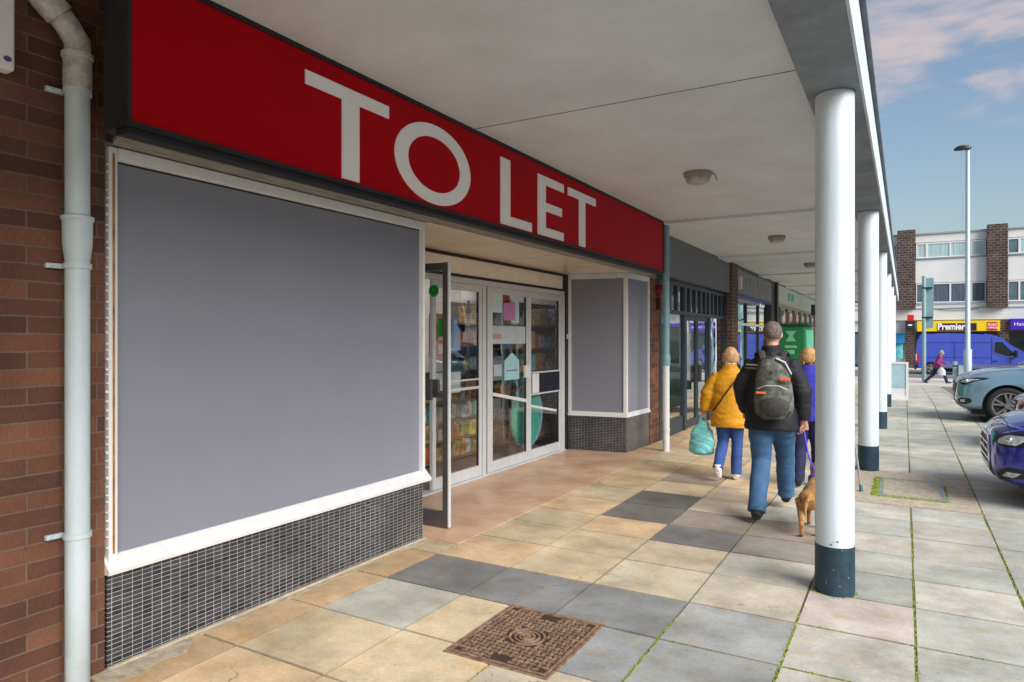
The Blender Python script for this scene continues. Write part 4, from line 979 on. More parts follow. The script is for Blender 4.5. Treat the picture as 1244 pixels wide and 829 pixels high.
    for s in (-1, 1):
        b = MB()
        for xa, xb in ((1.15, 1.98), (4.0, 3.65)): b.tube([(X(xa), cy+s*(y0+.0), zb), (X(xb), cy+s*(y1+.015), zt-.07)], .035, 8)
        b.tube([(X(2.65), cy+s*(y0+.01), zb), (X(2.6), cy+s*(y1+.015), zt-.04)], .03, 8)
        put('pillar', b, m, t, smooth=60)
        mb = MB().ball((X(1.45), cy+s*(hw+.06), zb+.06), (.07, .11, .07), 16)
        put('mirror', mb, m, t, smooth=True)
        put('door_line', MB().box(X(1.5), X(1.505), cy+s*(hw-.02)-.012, cy+s*(hw-.02)+.022, .35, zb-.1), M_black, t)
    # face
    o0 = (nose, cy, 0); z_ = lambda v: v*S
    if kind == 'hatch':
        W_ = [(.21, .16), (.245, .24), (.30, .31), (.38, .37), (.46, .40), (.54, .385), (.60, .34), (.64, .27)]
        rows = [(z_(z), -w, w, o0) for z, w in W_]
        put('grille', patch(tree, (1, 0, 0), rows, off=.006), M_black, t)
        rows2 = [(z_(z), -w-.022, w+.022, o0) for z, w in W_]
        g = MB()
        for s in (-1, 1):
            pts = []
            for z, w in W_:
                h = tree.ray_cast(Vector((nose-2, cy+s*w, z_(z))), Vector((1, 0, 0)), 5); pts.append(h[0]-Vector((.010, 0, 0)))
            g.tube(pts, .012, 8)
        for z, w in (W_[0], W_[-1]):
            pts = [tree.ray_cast(Vector((nose-2, cy+w*(i/6-1), z_(z))), Vector((1, 0, 0)), 5)[0]-Vector((.010, 0, 0)) for i in range(13)]
            g.tube(pts, .012, 8)
        put('grille_surround', g, M_chrome, t, smooth=60)
        for z, w in ((.27, .27), (.345, .34), (.42, .38), (.495, .385), (.565, .36)):
            pts = [tree.ray_cast(Vector((nose-2, cy+w*(i/6-1), z_(z))), Vector((1, 0, 0)), 5)[0]-Vector((.014, 0, 0)) for i in range(13)]
            put('grille_bar', MB().tube(pts, .0085, 8), M_chrome, t, smooth=60)
        put('number_plate', patch(tree, (1, 0, 0), [(z_(.295), -.26, .26, o0), (z_(.375), -.26, .26, o0)], 10, .016), flat('plate_white', (190, 190, 185)), t)
        put('badge', MB().tube([(nose-.016, cy, z_(.52)), (nose-.006, cy, z_(.52))], [.05, .055], 6), flat('badge_red', (150, 30, 50), .3), t)
    else:
        gk = .5 if kind == 'plain' else 1.
        rows = [(z_(z), -w*gk, w*gk, o0) for z, w in ((.50, .36), (.54, .42), (.62, .47), (.68, .47), (.72, .44))]
        put('grille', patch(tree, (1, 0, 0), rows), M_black, t)
        rows = [(z_(z), -w, w, o0) for z, w in ((.24, .40), (.28, .48), (.34, .50), (.38, .46))]
        put('lower_grille', patch(tree, (1, 0, 0), rows), M_black, t)
        for z in (.56, .62, .68):
            pts = [tree.ray_cast(Vector((nose-2, cy+.42*gk*(i/6-1), z_(z))), Vector((1, 0, 0)), 5)[0]-Vector((.010, 0, 0)) for i in range(13)]
            put('grille_bar', MB().tube(pts, .008, 8), mat('grille_red', (.28, .05, .06), .4) if kind == 'suv' else M_chrome, t, smooth=60)
        put('number_plate', patch(tree, (1, 0, 0), [(z_(.41), -.26, .26, o0), (z_(.49), -.26, .26, o0)], 10, .012), flat('plate_white', (190, 190, 185)), t)
    for s in (-1, 1):
        d = Vector((1, -s*.75, 0)).normalized(); cc = (nose+.12, cy+s*.62*hw/.88, 0)
        if kind == 'suv': hz = [(.70, .0, .10), (.735, -.13, .17), (.775, -.10, .25), (.81, .04, .36), (.84, .20, .40)]
        else: hz = [(.585, .0, .10), (.61, -.14, .20), (.655, -.15, .27), (.70, -.06, .33), (.735, .10, .38)]
        rows = [(z_(z), (a if s < 0 else -b_), (b_ if s < 0 else -a), cc) for z, a, b_ in hz]
        # sideways axis runs +y-ish for d=(1,*,0): near side (s=-1) sweeps back towards -y
        rows = [(z, -s1, -s0, c) for z, s0, s1, c in rows]
        h = put('headlight', patch(tree, d, rows, off=.008), M_black, t, smooth=True)
        rows = [(z, s0+(s1-s0)*.18, s1-(s1-s0)*.22, c) for z, s0, s1, c in rows[1:-1]]
        put('lens', patch(tree, d, rows, off=.012), M_lens, h, smooth=True)
        p0 = rows[1]; q_ = Vector(p0[3]); side = Vector((-d.y, d.x, 0))
        hit = tree.ray_cast(Vector((q_.x, q_.y, p0[0]))-d*3+side*(p0[1]+p0[2])/2, d, 8)
        if hit[0]: put('projector', MB().ball(hit[0]-d*.01, (.03, .045, .035), 14), M_chrome, h, smooth=True)
        fz = [(.33, -.05, .10), (.37, -.10, .20), (.42, -.08, .22), (.45, .02, .18)] if kind != 'hatch' else [(.26, -.08, .06), (.30, -.10, .22), (.35, -.04, .30), (.39, .06, .30)]
        rows = [(z_(z), (a if s < 0 else -b_), (b_ if s < 0 else -a), cc) for z, a, b_ in fz]; rows = [(z, -s1, -s0, c) for z, s0, s1, c in rows]
        fo = put('fog_lamp', patch(tree, d, rows, off=.006), M_black, t, smooth=True)
        rows = [(z, s0+(s1-s0)*.35, s1-(s1-s0)*.3, c) for z, s0, s1, c in rows[1:-1]]
        put('lens', patch(tree, d, rows, off=.010), M_lens, fo, smooth=True)
    # bonnet shut line and sill
    for s in (-1, 1):
        pts = []
        for i in range(12):
            x = nose+.30+i*.078; h = tree.ray_cast(Vector((x, cy+s*hw*(.70+.008*i), 3)), Vector((0, 0, -1)), 5)
            if h[0]: pts.append(h[0]+Vector((0, 0, -.001)))
        put('bonnet_line', MB().tube(pts, .0045, 6), M_black, t)
        put('sill_trim', rbox(fx+wr+.08, rx-wr-.08, cy+s*(hw-.03)-.02, cy+s*(hw-.03)+.03, .19, .30), M_plastic, t)
    pts = [tree.ray_cast(Vector((nose+.14+.0*i, cy+.62*(i/8-1), 3)), Vector((0, 0, -1)), 5)[0] for i in range(17)]
    put('bonnet_line', MB().tube(pts, .0045, 6), M_black, t)
    put('underbody', MB().box(nose+.25, nose+L-.25, cy-hw+.28, cy+hw-.28, .14, .30), M_black, t)
    put('lower_lip', patch(tree, (1, 0, 0), [(z_(.20), -.6, .6, o0), (z_(.235), -.66, .66, o0)], 20, .008), M_plastic, t)
    return t
blue = make_car('parked_car', 'dark blue hatchback with a chrome barred grille, nearest at the right edge', .73, 8.62, 4.1, 1.48, 1.76, paint('paint_dark_blue', (.018, .025, .34)), 'hatch')
red = make_car('parked_car', 'red car whose nose shows between the dark blue car and the grey car', 1.40, 12.55, 3.9, 1.46, 1.70, paint('paint_red', (.42, .015, .03), .1), 'plain')
grey = make_car('parked_car', 'blue-grey crossover with dark headlights and multi-spoke alloy wheels, parked furthest along', .87, 16.55, 4.2, 1.54, 1.82, paint('paint_bluegrey', (.21, .36, .46), .3), 'suv')
for src, x, y, lb in ((red, 11.5, 24.5, 'red car across the car park, seen mirrored in the shop doors'), (grey, 11.2, 30.5, 'grey crossover across the car park, seen mirrored in the shop doors'), (blue, 11.0, 18.2, 'dark blue hatchback across the car park, seen mirrored in the shop doors')):
    c = copy_tree(src); c.location = (x, y, zg(y)-.02); c['label'] = lb; c['group'] = 'cars across the car park'

# van
vb = thing('delivery_van', 'bright blue panel van parked across the road in front of the yellow shop sign', 'van', (3.6, 49, -.5))
M_vp = mat('van_blue', (.065, .11, .60), .3, .1, .5, coat=.6); M_vg = mat('van_lower', (.16, .18, .36), .5, .2, 2)
prof = [(.62, -.12), (.60, .6), (.66, 1.45), (.74, 1.78), (.90, 1.88), (2.2, 1.95), (4.0, 1.92), (4.55, 1.80), (4.95, 1.58), (5.75, .80), (6.30, .62), (6.62, .42), (6.72, .05), (6.68, -.20)]
b = MB().prism(prof, 'y', 48.0, 50.0)
bmesh.ops.bevel(b.bm, geom=[e for e in b.bm.edges if abs(e.verts[0].co.y-e.verts[1].co.y) < .01 and (e.verts[0].co.z+e.verts[1].co.z)/2 > -.1], offset=.11, segments=4, affect='EDGES')
body = put('body', b, M_vp, vb)
ct = MB()
for x in (1.38, 5.78): ct.tube([(x, 47.9, -.17), (x, 48.3, -.17)], .41, 30)
co = put('cutter', ct, M_black, vb)
bake(body, [('BOOLEAN', dict(operation='DIFFERENCE', object=co, solver='EXACT'))]); bpy.data.objects.remove(co)
try: body.data.set_sharp_from_angle(angle=R(40))
except Exception: pass
YF = 47.995
put('side_window', MB().prism([(4.50, 1.42), (4.86, 1.42), (5.12, 1.10), (5.50, .66), (5.1, .62), (4.50, .84)], 'y', YF-.012, YF-.002), M_carglass, vb)
put('window_trim', MB().tube([(4.50, YF-.01, 1.44), (4.46, YF-.01, .84), (5.08, YF-.01, .59), (5.56, YF-.01, .64)], .02, 6), M_chrome, vb)
put('windscreen', MB().prism([(4.98, 1.57), (5.73, .84), (5.78, .88), (5.03, 1.61)], 'y', 48.15, 49.85), M_carglass, vb)
for pts in ([(.72, 1.38), (4.3, 1.38)], [(.7, .50), (4.3, .50)], [(4.36, 1.7), (4.36, -.1)], [(5.25, .5), (5.25, -.05)], [(2.55, 1.4), (2.55, -.1)], [(4.36, -.05), (5.3, -.05)]):
    (xa, za), (xb, zb_) = pts
    put('panel_line', MB().box(min(xa, xb)-.012, max(xa, xb)+.012, YF-.003, YF+.006, min(za, zb_)-.012, max(za, zb_)+.012), flat('van_line', (20, 25, 90)), vb)
for x0, x1 in ((1.85, 5.30),): put('lower_trim', MB().box(x0, x1, YF-.012, YF-.002, -.12, .12), M_vg, vb)
put('rear_light', MB().box(.59, .74, YF-.02, YF+.2, .15, .75), flat('light_red', (200, 20, 50), .3), vb)
put('reflector', MB().box(.585, .63, YF-.025, YF-.021, .3, .7), M_white, vb)
put('door_handle', MB().box(4.42, 4.62, YF-.03, YF-.002, .30, .35), M_plastic, vb)
put('mirror', rbox(5.42, 5.56, YF-.28, YF-.02, .55, .95, bev=.03), M_plastic, vb)
put('rear_bumper', rbox(.52, .62, 48.05, 49.95, -.25, .0), M_plastic, vb)
put('front_bumper', rbox(6.25, 6.78, 48.0, 50, -.32, -.05, bev=.04), M_plastic, vb)
put('headlight', rbox(6.3, 6.66, YF-.015, YF+.2, .15, .42, bev=.03), M_lens, vb)
put('underbody', MB().box(.9, 6.3, 48.35, 49.7, -.38, -.13), M_black, vb)
for x in (1.38, 5.78):
    for s, y in ((-1, 48.02), (1, 49.98)):
        o = wheel(vb, x, y, .33, s); o.location.z -= .5; 
put('roof_rack', MB().box(2.9, 3.3, 48.5, 49.5, 1.94, 1.98), M_plastic, vb)

# ------------------------------------------------------------------ people
def tube_between(b, pts, rad, seg=18): b.tube(pts, rad, seg); [b.ball(Vector(p), (min(r, 1) if not hasattr(r, '__len__') else r[0])*.99, 12) for p, r in zip(pts, rad)]
M_skin = mat('skin', (.52, .29, .20), .55, .12, 12)
def hand(b, wr_, fwd, palm_n, s, curl=.6):
    """palm with four unequal bent fingers and a thumb leaving the side of the palm"""
    f = Vector(fwd).normalized(); n_ = Vector(palm_n).normalized(); n_ = (n_-f*n_.dot(f)).normalized(); w = f.cross(n_)
    wr_ = Vector(wr_)
    b.tube([wr_-f*.02*s, wr_+f*.03*s, wr_+f*.085*s], [(.024*s, .018*s), (.036*s, .016*s), (.038*s, .013*s)], 12)
    for i, (o_, l_) in enumerate(((-.028, .068), (-.0095, .078), (.0095, .073), (.027, .056))):
        base = wr_+f*.082*s+w*o_*s; p = [base]; a = .25
        for q_ in (.42, .33, .25):
            a += curl*.55; p.append(p[-1]+(f*math.cos(a)+n_*math.sin(a))*l_*q_*s)
        b.tube(p, [.0095*s, .009*s, .008*s, .006*s], 8)
    base = wr_+f*.03*s-w*.032*s; d = (f*.7-w*.55+n_*.4).normalized()
    b.tube([base, base+d*.035*s, base+(d+f*.5).normalized()*.062*s], [.012*s, .011*s, .007*s], 8)
def person(label, loc, rz, h, P, group=None):
    s = h/1.75; V = lambda p: Vector(p)*s
    t = thing('person', label, 'person', (0, 0, 0), group)
    Jn = {k: (V(v) if hasattr(v, '__len__') else v) for k, v in P['j'].items()}
    b = MB()
    pel, chest, neck, head = Jn['pelvis'], Jn['chest'], Jn['neck'], Jn['head']
    b.tube([pel-V((0, 0, .06)), pel, (pel+chest)/2, chest, neck-V((0, 0, .03))], [(.13*s, .10*s), (.165*s, .115*s), (.145*s, .10*s), (.15*s, .10*s), (.07*s, .06*s)], 24)
    b.tube([neck-V((0, 0, .04)), neck+V((0, 0, .02)), head-V((0, 0, .05))], [.062*s, .055*s, .055*s], 16)
    hd = head; lean = V((0, .012, 0))
    b.ball(hd+V((0, -.005, .02)), (.078*s, .098*s, .098*s), 20); b.ball(hd+V((0, .03, -.045)), (.056*s, .066*s, .065*s), 16)
    b.ball(hd+V((0, .098, -.015)), (.014*s, .02*s, .025*s), 10)
    for sx in (-1, 1):
        b.ball(hd+V((sx*.078, -.005, -.005)), (.012*s, .022*s, .032*s), 10)
        b.ball(hd+V((sx*.032, .078, .018)), (.022*s, .016*s, .012*s), 8)
    b.ball(hd+V((0, .085, -.058)), (.028*s, .014*s, .012*s), 8)
    for sd in 'lr':
        hp, kn, an, toe = (Jn[k+sd] for k in ('hip', 'knee', 'ankle', 'toe'))
        b.tube([hp+V((0, 0, .03)), hp*.6+kn*.4, kn, kn*.65+an*.35, an], [.088*s, .078*s, .056*s, .058*s, .038*s], 16)
        b.tube([an, an*.4+toe*.6, toe], [(.04*s, .04*s), (.042*s, .03*s), (.035*s, .02*s)], 12)
        sh, el, wr_ = (Jn[k+sd] for k in ('sh', 'elbow', 'wrist'))
        sh = sh+V((0, 0, -.055))+(chest-sh)*.2
        b.tube([chest*.5+sh*.5, sh, sh*.5+el*.5, el, el*.6+wr_*.4, wr_], [.055*s, .05*s, .045*s, .04*s, .04*s, .027*s], 14)
    body = remesh_obj('body', b, M_skin, t, .011*s, 3)
    hb = MB()
    for sd in 'lr':
        el, wr_ = Jn['elbow'+sd], Jn['wrist'+sd]; hand(hb, wr_, wr_-el, (1 if sd == 'l' else -1, .2, 0), s, P.get('curl', .7))
    ho = put('hand_tmp', hb, M_skin, t, smooth=True)
    # one continuous mesh: hands are welded into the body's mesh
    bm = bmesh.new(); bm.from_mesh(body.data); bm.from_mesh(ho.data); bm.to_mesh(body.data); bm.free(); bpy.data.objects.remove(ho)
    for p_ in body.data.polygons: p_.use_smooth = True
    # trousers
    b = MB(); rr = P.get('leg', 1.)
    b.tube([pel+V((0, 0, .07)), pel, pel-V((0, 0, .09))], [(.165*s, .12*s), (.185*s, .135*s), (.16*s, .12*s)], 24)
    for sd in 'lr':
        hp, kn, an = (Jn[k+sd] for k in ('hip', 'knee', 'ankle'))
        b.tube([hp+V((0, 0, .05)), hp-V((0, 0, .06)), hp*.55+kn*.45, kn, kn*.5+an*.5, an*.93+kn*.07, an-V((0, 0, .02))], [.10*s, .105*s*rr, .095*s*rr, .076*s*rr, .074*s*rr, .068*s*rr, .070*s*rr], 20)
    remesh_obj('trousers', b, P['trousers'], t, .010*s, 2, wr=.010*s)
    for sd in 'lr':
        an, toe = Jn['ankle'+sd], Jn['toe'+sd]
        f = (toe-an); f.z = 0; f.normalize()
        b = MB(); pz = P.get('pitch'+sd, 0)
        b.tube([an+V((0, 0, .04)), an, an-V((0, 0, .035))], [(.052*s, .056*s), (.052*s, .06*s), (.050*s, .062*s)], 16)
        b.tube([an-f*.045*s-V((0, 0, .045)), an+f*.03*s-V((0, 0, .035)), an*.35+toe*.65+V((0, 0, .0)), toe+V((0, 0, .002)), toe+f*.03*s], [.040*s, (.048*s, .042*s), (.046*s, .036*s), (.042*s, .028*s), (.02*s, .015*s)], 16)
        sh_ = remesh_obj('shoe', b, P['shoes'], t, .008*s, 2)
    # jacket or coat
    b = MB(); hem, bulk = P['hem']*s, P.get('bulk', 1.)
    ax = lambda z: pel.lerp(chest, max(0, min(1.2, (z-pel.z)/(chest.z-pel.z)))) if z > pel.z else pel
    zs = [hem, hem+.02*s, (hem+pel.z)/2+.03*s, pel.z+.10*s, chest.z-.12*s, chest.z, chest.z+.08*s, neck.z-.065*s, neck.z-.01*s, neck.z+.05*s]
    rx = [.205, .210, .200, .188, .198, .205, .185, .135, .085, .070]; ry = [.148, .153, .15, .135, .142, .142, .120, .105, .085, .078]
    secs = []
    for z, a, c in zip(zs, rx, ry): q_ = ax(z); secs.append(((q_.x, q_.y, z), a*s*bulk, c*s*bulk))
    b.loft(secs, 28)
    for sd in 'lr':
        sh, el, wr_ = (Jn[k+sd] for k in ('sh', 'elbow', 'wrist'))
        a_ = P.get('sleeve', 1.)
        sh = sh+V((0, 0, -.045))+(chest-sh)*.12; b.tube([chest*.55+sh*.45, sh, sh*.5+el*.5, el, el*.45+wr_*.55, wr_*.96+el*.04], [.085*s*a_, .080*s*a_, .078*s*a_, .070*s*a_, .062*s*a_, .054*s*a_], 18)
    remesh_obj('jacket', b, P['jacket'], t, .011*s, 3, wr=.016*s)
    if P.get('collar'):
        b = MB().loft([((neck.x, neck.y-.005, neck.z-.02*s), .085*s, .085*s), ((neck.x, neck.y, neck.z+.06*s), .078*s, .08*s)], 24); put('collar', b, P['collar'], t, smooth=60)
    # hair
    b = MB(); hr = random.Random(int(h*1000)); L_ = P.get('hairlen', 0)
    if P['hairkind'] == 'short':
        from mathutils import noise
        b.ball(hd+V((0, -.014, .028)), (.083*s, .098*s, .096*s), 28)
        bmesh.ops.delete(b.bm, geom=[v for v in b.bm.verts if v.co.y > hd.y+.045*s and v.co.z < hd.z+.07*s or v.co.z < hd.z-.045*s], context='VERTS')
    else:
        b.ball(hd+V((0, -.016, .026)), (.094*s, .108*s, .104*s), 24)
        for k in range(60):
            a = 3.14+hr.uniform(-2.0, 2.0)+1.57; r_ = .088*s
            x, y = hd.x+r_*math.cos(a), hd.y-.01*s+r_*math.sin(a)*1.1
            b.tube([(x*.5+hd.x*.5, y*.5+hd.y*.5, hd.z+.09*s), (x, y, hd.z+.02*s), (x+hr.gauss(0, .008)*s, y-.004, hd.z-L_*s*hr.uniform(.6, 1)), (x+hr.gauss(0, .016)*s, y+hr.gauss(0, .012)*s, hd.z-L_*s*hr.uniform(1, 1.3))], [.02*s, .024*s, .016*s, .005*s], 6)
        bmesh.ops.delete(b.bm, geom=[v for v in b.bm.verts if v.co.y > hd.y+.055*s and v.co.z < hd.z+.06*s], context='VERTS')
    put('hair', b, P['hair'], t, smooth=True)
    t.location = loc; t.rotation_euler = (0, 0, rz)
    return t, s, Jn
def w2(t, p):    # local point to world
    c, s_ = math.cos(t.rotation_euler.z), math.sin(t.rotation_euler.z)
    return Vector((t.location.x+p[0]*c-p[1]*s_, t.location.y+p[0]*s_+p[1]*c, t.location.z+p[2]))
M_jeans = mat('faded_denim', (.045, .125, .25), .85, .35, 5, .5, 120); M_jeans2 = mat('blue_denim', (.035, .085, .30), .85, .3, 6, .5, 120)
M_blackcoat = mat('black_coat', (.010, .011, .016), .75, .5, 5, .5, 60); M_boot = mat('dark_boot', (.012, .022, .022), .6, .3, 10)
man, s1, J1 = person('grey-haired man in a black coat and faded jeans walking away with a backpack', (-1.05, 6.53, 0), R(2), 1.755, dict(
    j=dict(pelvis=(0, .0, .92), chest=(.0, .03, 1.28), neck=(0, .05, 1.49), head=(.005, .075, 1.635),
        hipl=(-.09, 0, .90), kneel=(-.085, .02, .49), anklel=(-.075, -.33, .115), toel=(-.085, -.17, .035),
        hipr=(.09, 0, .90), kneer=(.095, .22, .53), ankler=(.09, .36, .14), toer=(.095, .53, .10),
        shl=(-.20, .03, 1.40), elbowl=(-.255, -.03, 1.14), wristl=(-.235, .12, .92), shr=(.20, .03, 1.40), elbowr=(.265, -.03, 1.13), wristr=(.27, .03, .87)),
    trousers=M_jeans, jacket=M_blackcoat, shoes=M_boot, hem=.78, bulk=1.13, sleeve=1.12, leg=1.12, hair=mat('grey_hair', (.16, .12, .105), .8, .5, 40, .8, 90), hairkind='short'))
# reflective piping on the coat
Mp = flat('piping_pale', (190, 195, 195), .5); Mo = flat('tab_orange', (240, 110, 70), .5)
def on(t, pts): return [w2(t, p) for p in pts]
def torso_pt(x, z, t=man, s=s1, k=1.13, off=.006, cx=0, rx=.21, ry=.147, cy_=.02):
    yy = -math.sqrt(max(.02, 1-(x/(rx*k))**2))*ry*k-off+cy_
    return w2(t, Vector((x, yy, z))*s)
def attach(name, mb, m, t, **k):
    """mesh written in world coordinates, handed to a rotated thing"""
    o = put(name, mb, m, None, **k)
    o.parent = t; o.matrix_parent_inverse = Matrix()
    mw = Matrix.Translation(o.location); pm = Matrix.Translation(t.location) @ Matrix.Rotation(t.rotation_euler.z, 4, 'Z')
    o.matrix_local = pm.inverted() @ mw
    return o
attach('piping', MB().tube([torso_pt(x, 1.365-.1*(x+.2)*.3, off=.012) for x in (-.20, -.16, -.12, -.08, -.04)], .006, 6), Mp, man)
attach('piping', MB().tube([torso_pt(x, 1.335-.02*(x+.2), off=.012) for x in (-.21, -.17, -.13, -.09)], .008, 6), flat('piping_yellow', (130, 115, 40), .5), man)
bk = thing('backpack', 'bulging grey-green rucksack with orange tabs on the man in black', 'backpack', (0, 0, 0))
M_bag = mat('rucksack_cloth', (.05, .06, .045), .8, .8, 14, .6, 70, c2=(.21, .22, .19)); M_bagd = mat('rucksack_dark', (.05, .05, .048), .8, .5, 12, .6, 60)
bx_, by_ = .055, -.235
b = MB().loft([((bx_, by_, .90), .10, .07), ((bx_, by_-.01, .95), .155, .105), ((bx_, by_-.02, 1.08), .165, .115), ((bx_-.01, by_, 1.25), .145, .095), ((bx_-.02, by_+.01, 1.38), .115, .075), ((bx_-.02, by_+.03, 1.45), .06, .04)], 24)
remesh_obj('main_bag', b, M_bag, bk, .011, 3, wr=.014)
b = MB().ball((bx_+.01, by_-.095, 1.02), (.125, .06, .10), 20); remesh_obj('pocket', b, M_bagd, bk, .010, 2, wr=.01)
for sx in (-1, 1): put('shoulder_strap', MB().tube([(bx_-.02+sx*.07, by_+.03, 1.42), (bx_-.03+sx*.10, -.06, 1.49), (sx*.125, .04, 1.47), (sx*.13, .16, 1.38), (sx*.13, .175, 1.2)], [(.028, .008)]*5, 8), M_bagd, bk, smooth=True)
put('tab', rbox(bx_-.135, bx_-.055, by_-.125, by_-.105, 1.125, 1.145, bev=.004), Mo, bk); put('tab', rbox(bx_+.06, bx_+.14, by_-.115, by_-.095, 1.245, 1.27, bev=.004), Mo, bk)
put('top_handle', MB().tube([(bx_-.05, by_+.02, 1.44), (bx_-.02, by_+.0, 1.475), (bx_+.02, by_+.02, 1.44)], .008, 8), M_bagd, bk)
put('zip', MB().tube([(bx_-.12, by_-.105, 1.17), (bx_-.05, by_-.135, 1.20), (bx_+.05, by_-.135, 1.20), (bx_+.12, by_-.11, 1.17)], .005, 6), Mp, bk)
put('pale_strap', MB().tube([(bx_+.02, by_-.03, 1.43), (bx_+.09, by_-.03, 1.40), (bx_+.135, by_+.02, 1.30)], [(.02, .008)]*3, 8), Mp, bk)
bk.location = man.location; bk.rotation_euler = man.rotation_euler

M_mustard = mat('mustard_coat', (.62, .28, .003), .65, .22, 5, .5, 50); M_bl = mat('blonde_hair', (.45, .24, .10), .7, .4, 40, .6, 80, c2=(.62, .40, .20), stretch=(1, 1, .2))
yw, s2_, J2 = person('fair-haired woman in a mustard yellow coat and jeans carrying a turquoise bag', (-1.72, 7.95, 0), R(4), 1.50, dict(
    j=dict(pelvis=(0, 0, .92), chest=(0, .03, 1.28), neck=(0, .05, 1.49), head=(0, .08, 1.635),
        hipl=(-.09, 0, .90), kneel=(-.095, .06, .50), anklel=(-.115, -.24, .20), toel=(-.12, -.17, .06),
        hipr=(.09, 0, .90), kneer=(.085, .06, .50), ankler=(.075, .03, .10), toer=(.08, .19, .035),
        shl=(-.20, .03, 1.40), elbowl=(-.29, -.02, 1.14), wristl=(-.33, .02, .90), shr=(.20, .03, 1.40), elbowr=(.25, -.03, 1.14), wristr=(.25, .10, .92)),
    trousers=M_jeans2, jacket=M_mustard, shoes=mat('white_trainer', (.75, .72, .72), .5, .1), hem=.70, bulk=1.22, sleeve=1.25, hair=M_bl, hairkind='long', hairlen=.07, collar=mat('white_collar', (.75, .72, .68), .8)))
tp2 = lambda x, z: torso_pt(x, z, yw, s2_, 1.22, .012)
attach('cross_strap', MB().tube([tp2(x, z) for x, z in ((.14, 1.40), (.06, 1.28), (-.04, 1.14), (-.12, 1.02), (-.20, .92))], .008, 6), M_blackcoat, yw)
hw_ = w2(yw, J2['wristl'])
bg = thing('shopping_bag', 'full turquoise plastic carrier bag held in the left hand of the woman in yellow', 'bag', (hw_.x, hw_.y, .35))
c = hw_+Vector((-.03, .0, -.11))
b = MB().loft([((c.x-.01, c.y, c.z-.40), .10, .05), ((c.x-.01, c.y, c.z-.37), .145, .08), ((c.x, c.y, c.z-.26), .150, .085), ((c.x+.0, c.y, c.z-.12), .12, .06), ((c.x+.01, c.y, c.z-.03), .06, .03), ((c.x+.01, c.y, c.z+.0), .035, .02)], 24)
M_turq = mat('turquoise_plastic', (.20, .60, .60), .35, .2, 8, .4, 30)
o = remesh_obj('bag_body', b, M_turq, bg, .010, 2, wr=.022)
put('handle', MB().tube([c+Vector((-.03, 0, -.03)), c+Vector((-.01, 0, .05)), c+Vector((.03, 0, .055)), c+Vector((.045, 0, -.02))], [(.012, .004)]*4, 8), M_turq, bg)

M_rb = mat('royal_blue_fleece', (.035, .035, .42), .85, .25, 6, .5, 80); M_navyt = mat('navy_trousers', (.018, .018, .075), .8, .3, 6, .4, 60)
bw, s3_, J3 = person('fair-haired woman in a royal blue jacket and navy trousers, half hidden by the nearest column', (-.90, 7.96, 0), R(0), 1.50, dict(
    j=dict(pelvis=(0, 0, .92), chest=(0, .02, 1.28), neck=(0, .05, 1.49), head=(0, .08, 1.635),
        hipl=(-.09, 0, .90), kneel=(-.10, .02, .50), anklel=(-.11, -.06, .10), toel=(-.12, .10, .035),
        hipr=(.09, 0, .90), kneer=(.10, .10, .50), ankler=(.10, .15, .10), toer=(.11, .31, .035),
        shl=(-.20, .03, 1.40), elbowl=(-.26, -.03, 1.14), wristl=(-.25, .06, .90), shr=(.20, .03, 1.40), elbowr=(.33, -.12, 1.18), wristr=(.46, .02, 1.0)),
    trousers=M_navyt, jacket=M_rb, shoes=mat('black_shoe', (.02, .02, .022), .5, .2), hem=.84, bulk=1.14, sleeve=1.12, leg=1.1, hair=mat('ginger_blonde_hair', (.50, .29, .12), .7, .4, 40, .6, 80), hairkind='long', hairlen=.06))
wr3 = w2(bw, J3['wristr']); el3 = w2(bw, J3['elbowr'])
cr = thing('crutch', 'grey metal crutch with a blue-green tip planted beyond the nearest column', 'crutch', (-.40, 8.0, 0))
hp_ = wr3+Vector((.01, .03, -.03)); tip = Vector((-.395, 8.02, .035))
put('shaft', MB().tube([tip, tip.lerp(hp_, .5), hp_, el3+Vector((.0, -.05, .04))], [.010, .011, .012, .012], 10), mat('crutch_grey', (.45, .47, .48), .35, metal=.4), cr, smooth=60)
put('ferrule', MB().tube([tip-Vector((0, 0, .035)), tip, tip+Vector((-.006, .0, .04))], [.022, .018, .014], 12), mat('tip_teal', (.03, .20, .20), .6), cr, smooth=60)
put('grip', MB().tube([hp_+Vector((0, -.02, .015)), hp_+Vector((0, .09, .03))], .016, 10), M_plastic, cr)
b = MB().ring([(el3.x+.055*math.cos(k*.5+.5), el3.y+.055*math.sin(k*.5+.5)) for k in range(12)], [(el3.x+.048*math.cos(k*.5+.5), el3.y+.048*math.sin(k*.5+.5)) for k in range(12)], 'z', el3.z-.02, el3.z+.05); put('cuff', b, M_plastic, cr)
# far pedestrian
fp, s4_, J4 = person('far pedestrian in a pink-purple top striding in front of the blue van', (1.33, 37.2, -.5), R(-75), 1.66, dict(
    j=dict(pelvis=(0, -.05, .86), chest=(0, .06, 1.20), neck=(0, .12, 1.40), head=(0, .17, 1.54),
        hipl=(-.09, -.05, .84), kneel=(-.09, -.18, .46), anklel=(-.09, -.52, .14), toel=(-.09, -.40, .04),
        hipr=(.09, -.05, .84), kneer=(.09, .24, .56), ankler=(.09, .36, .14), toer=(.09, .53, .08),
        shl=(-.19, .08, 1.31), elbowl=(-.24, .24, 1.10), wristl=(-.2, .45, 1.05), shr=(.19, .08, 1.31), elbowr=(.25, -.10, 1.08), wristr=(.24, .08, .90)),
    trousers=M_navyt, jacket=mat('magenta_top', (.28, .03, .14), .8, .3), shoes=M_boot, hem=.82, bulk=1.02, sleeve=1., hair=mat('grey_fair_hair', (.35, .32, .27), .8), hairkind='long', hairlen=.03))
hwf = w2(fp, J4['wristr'])
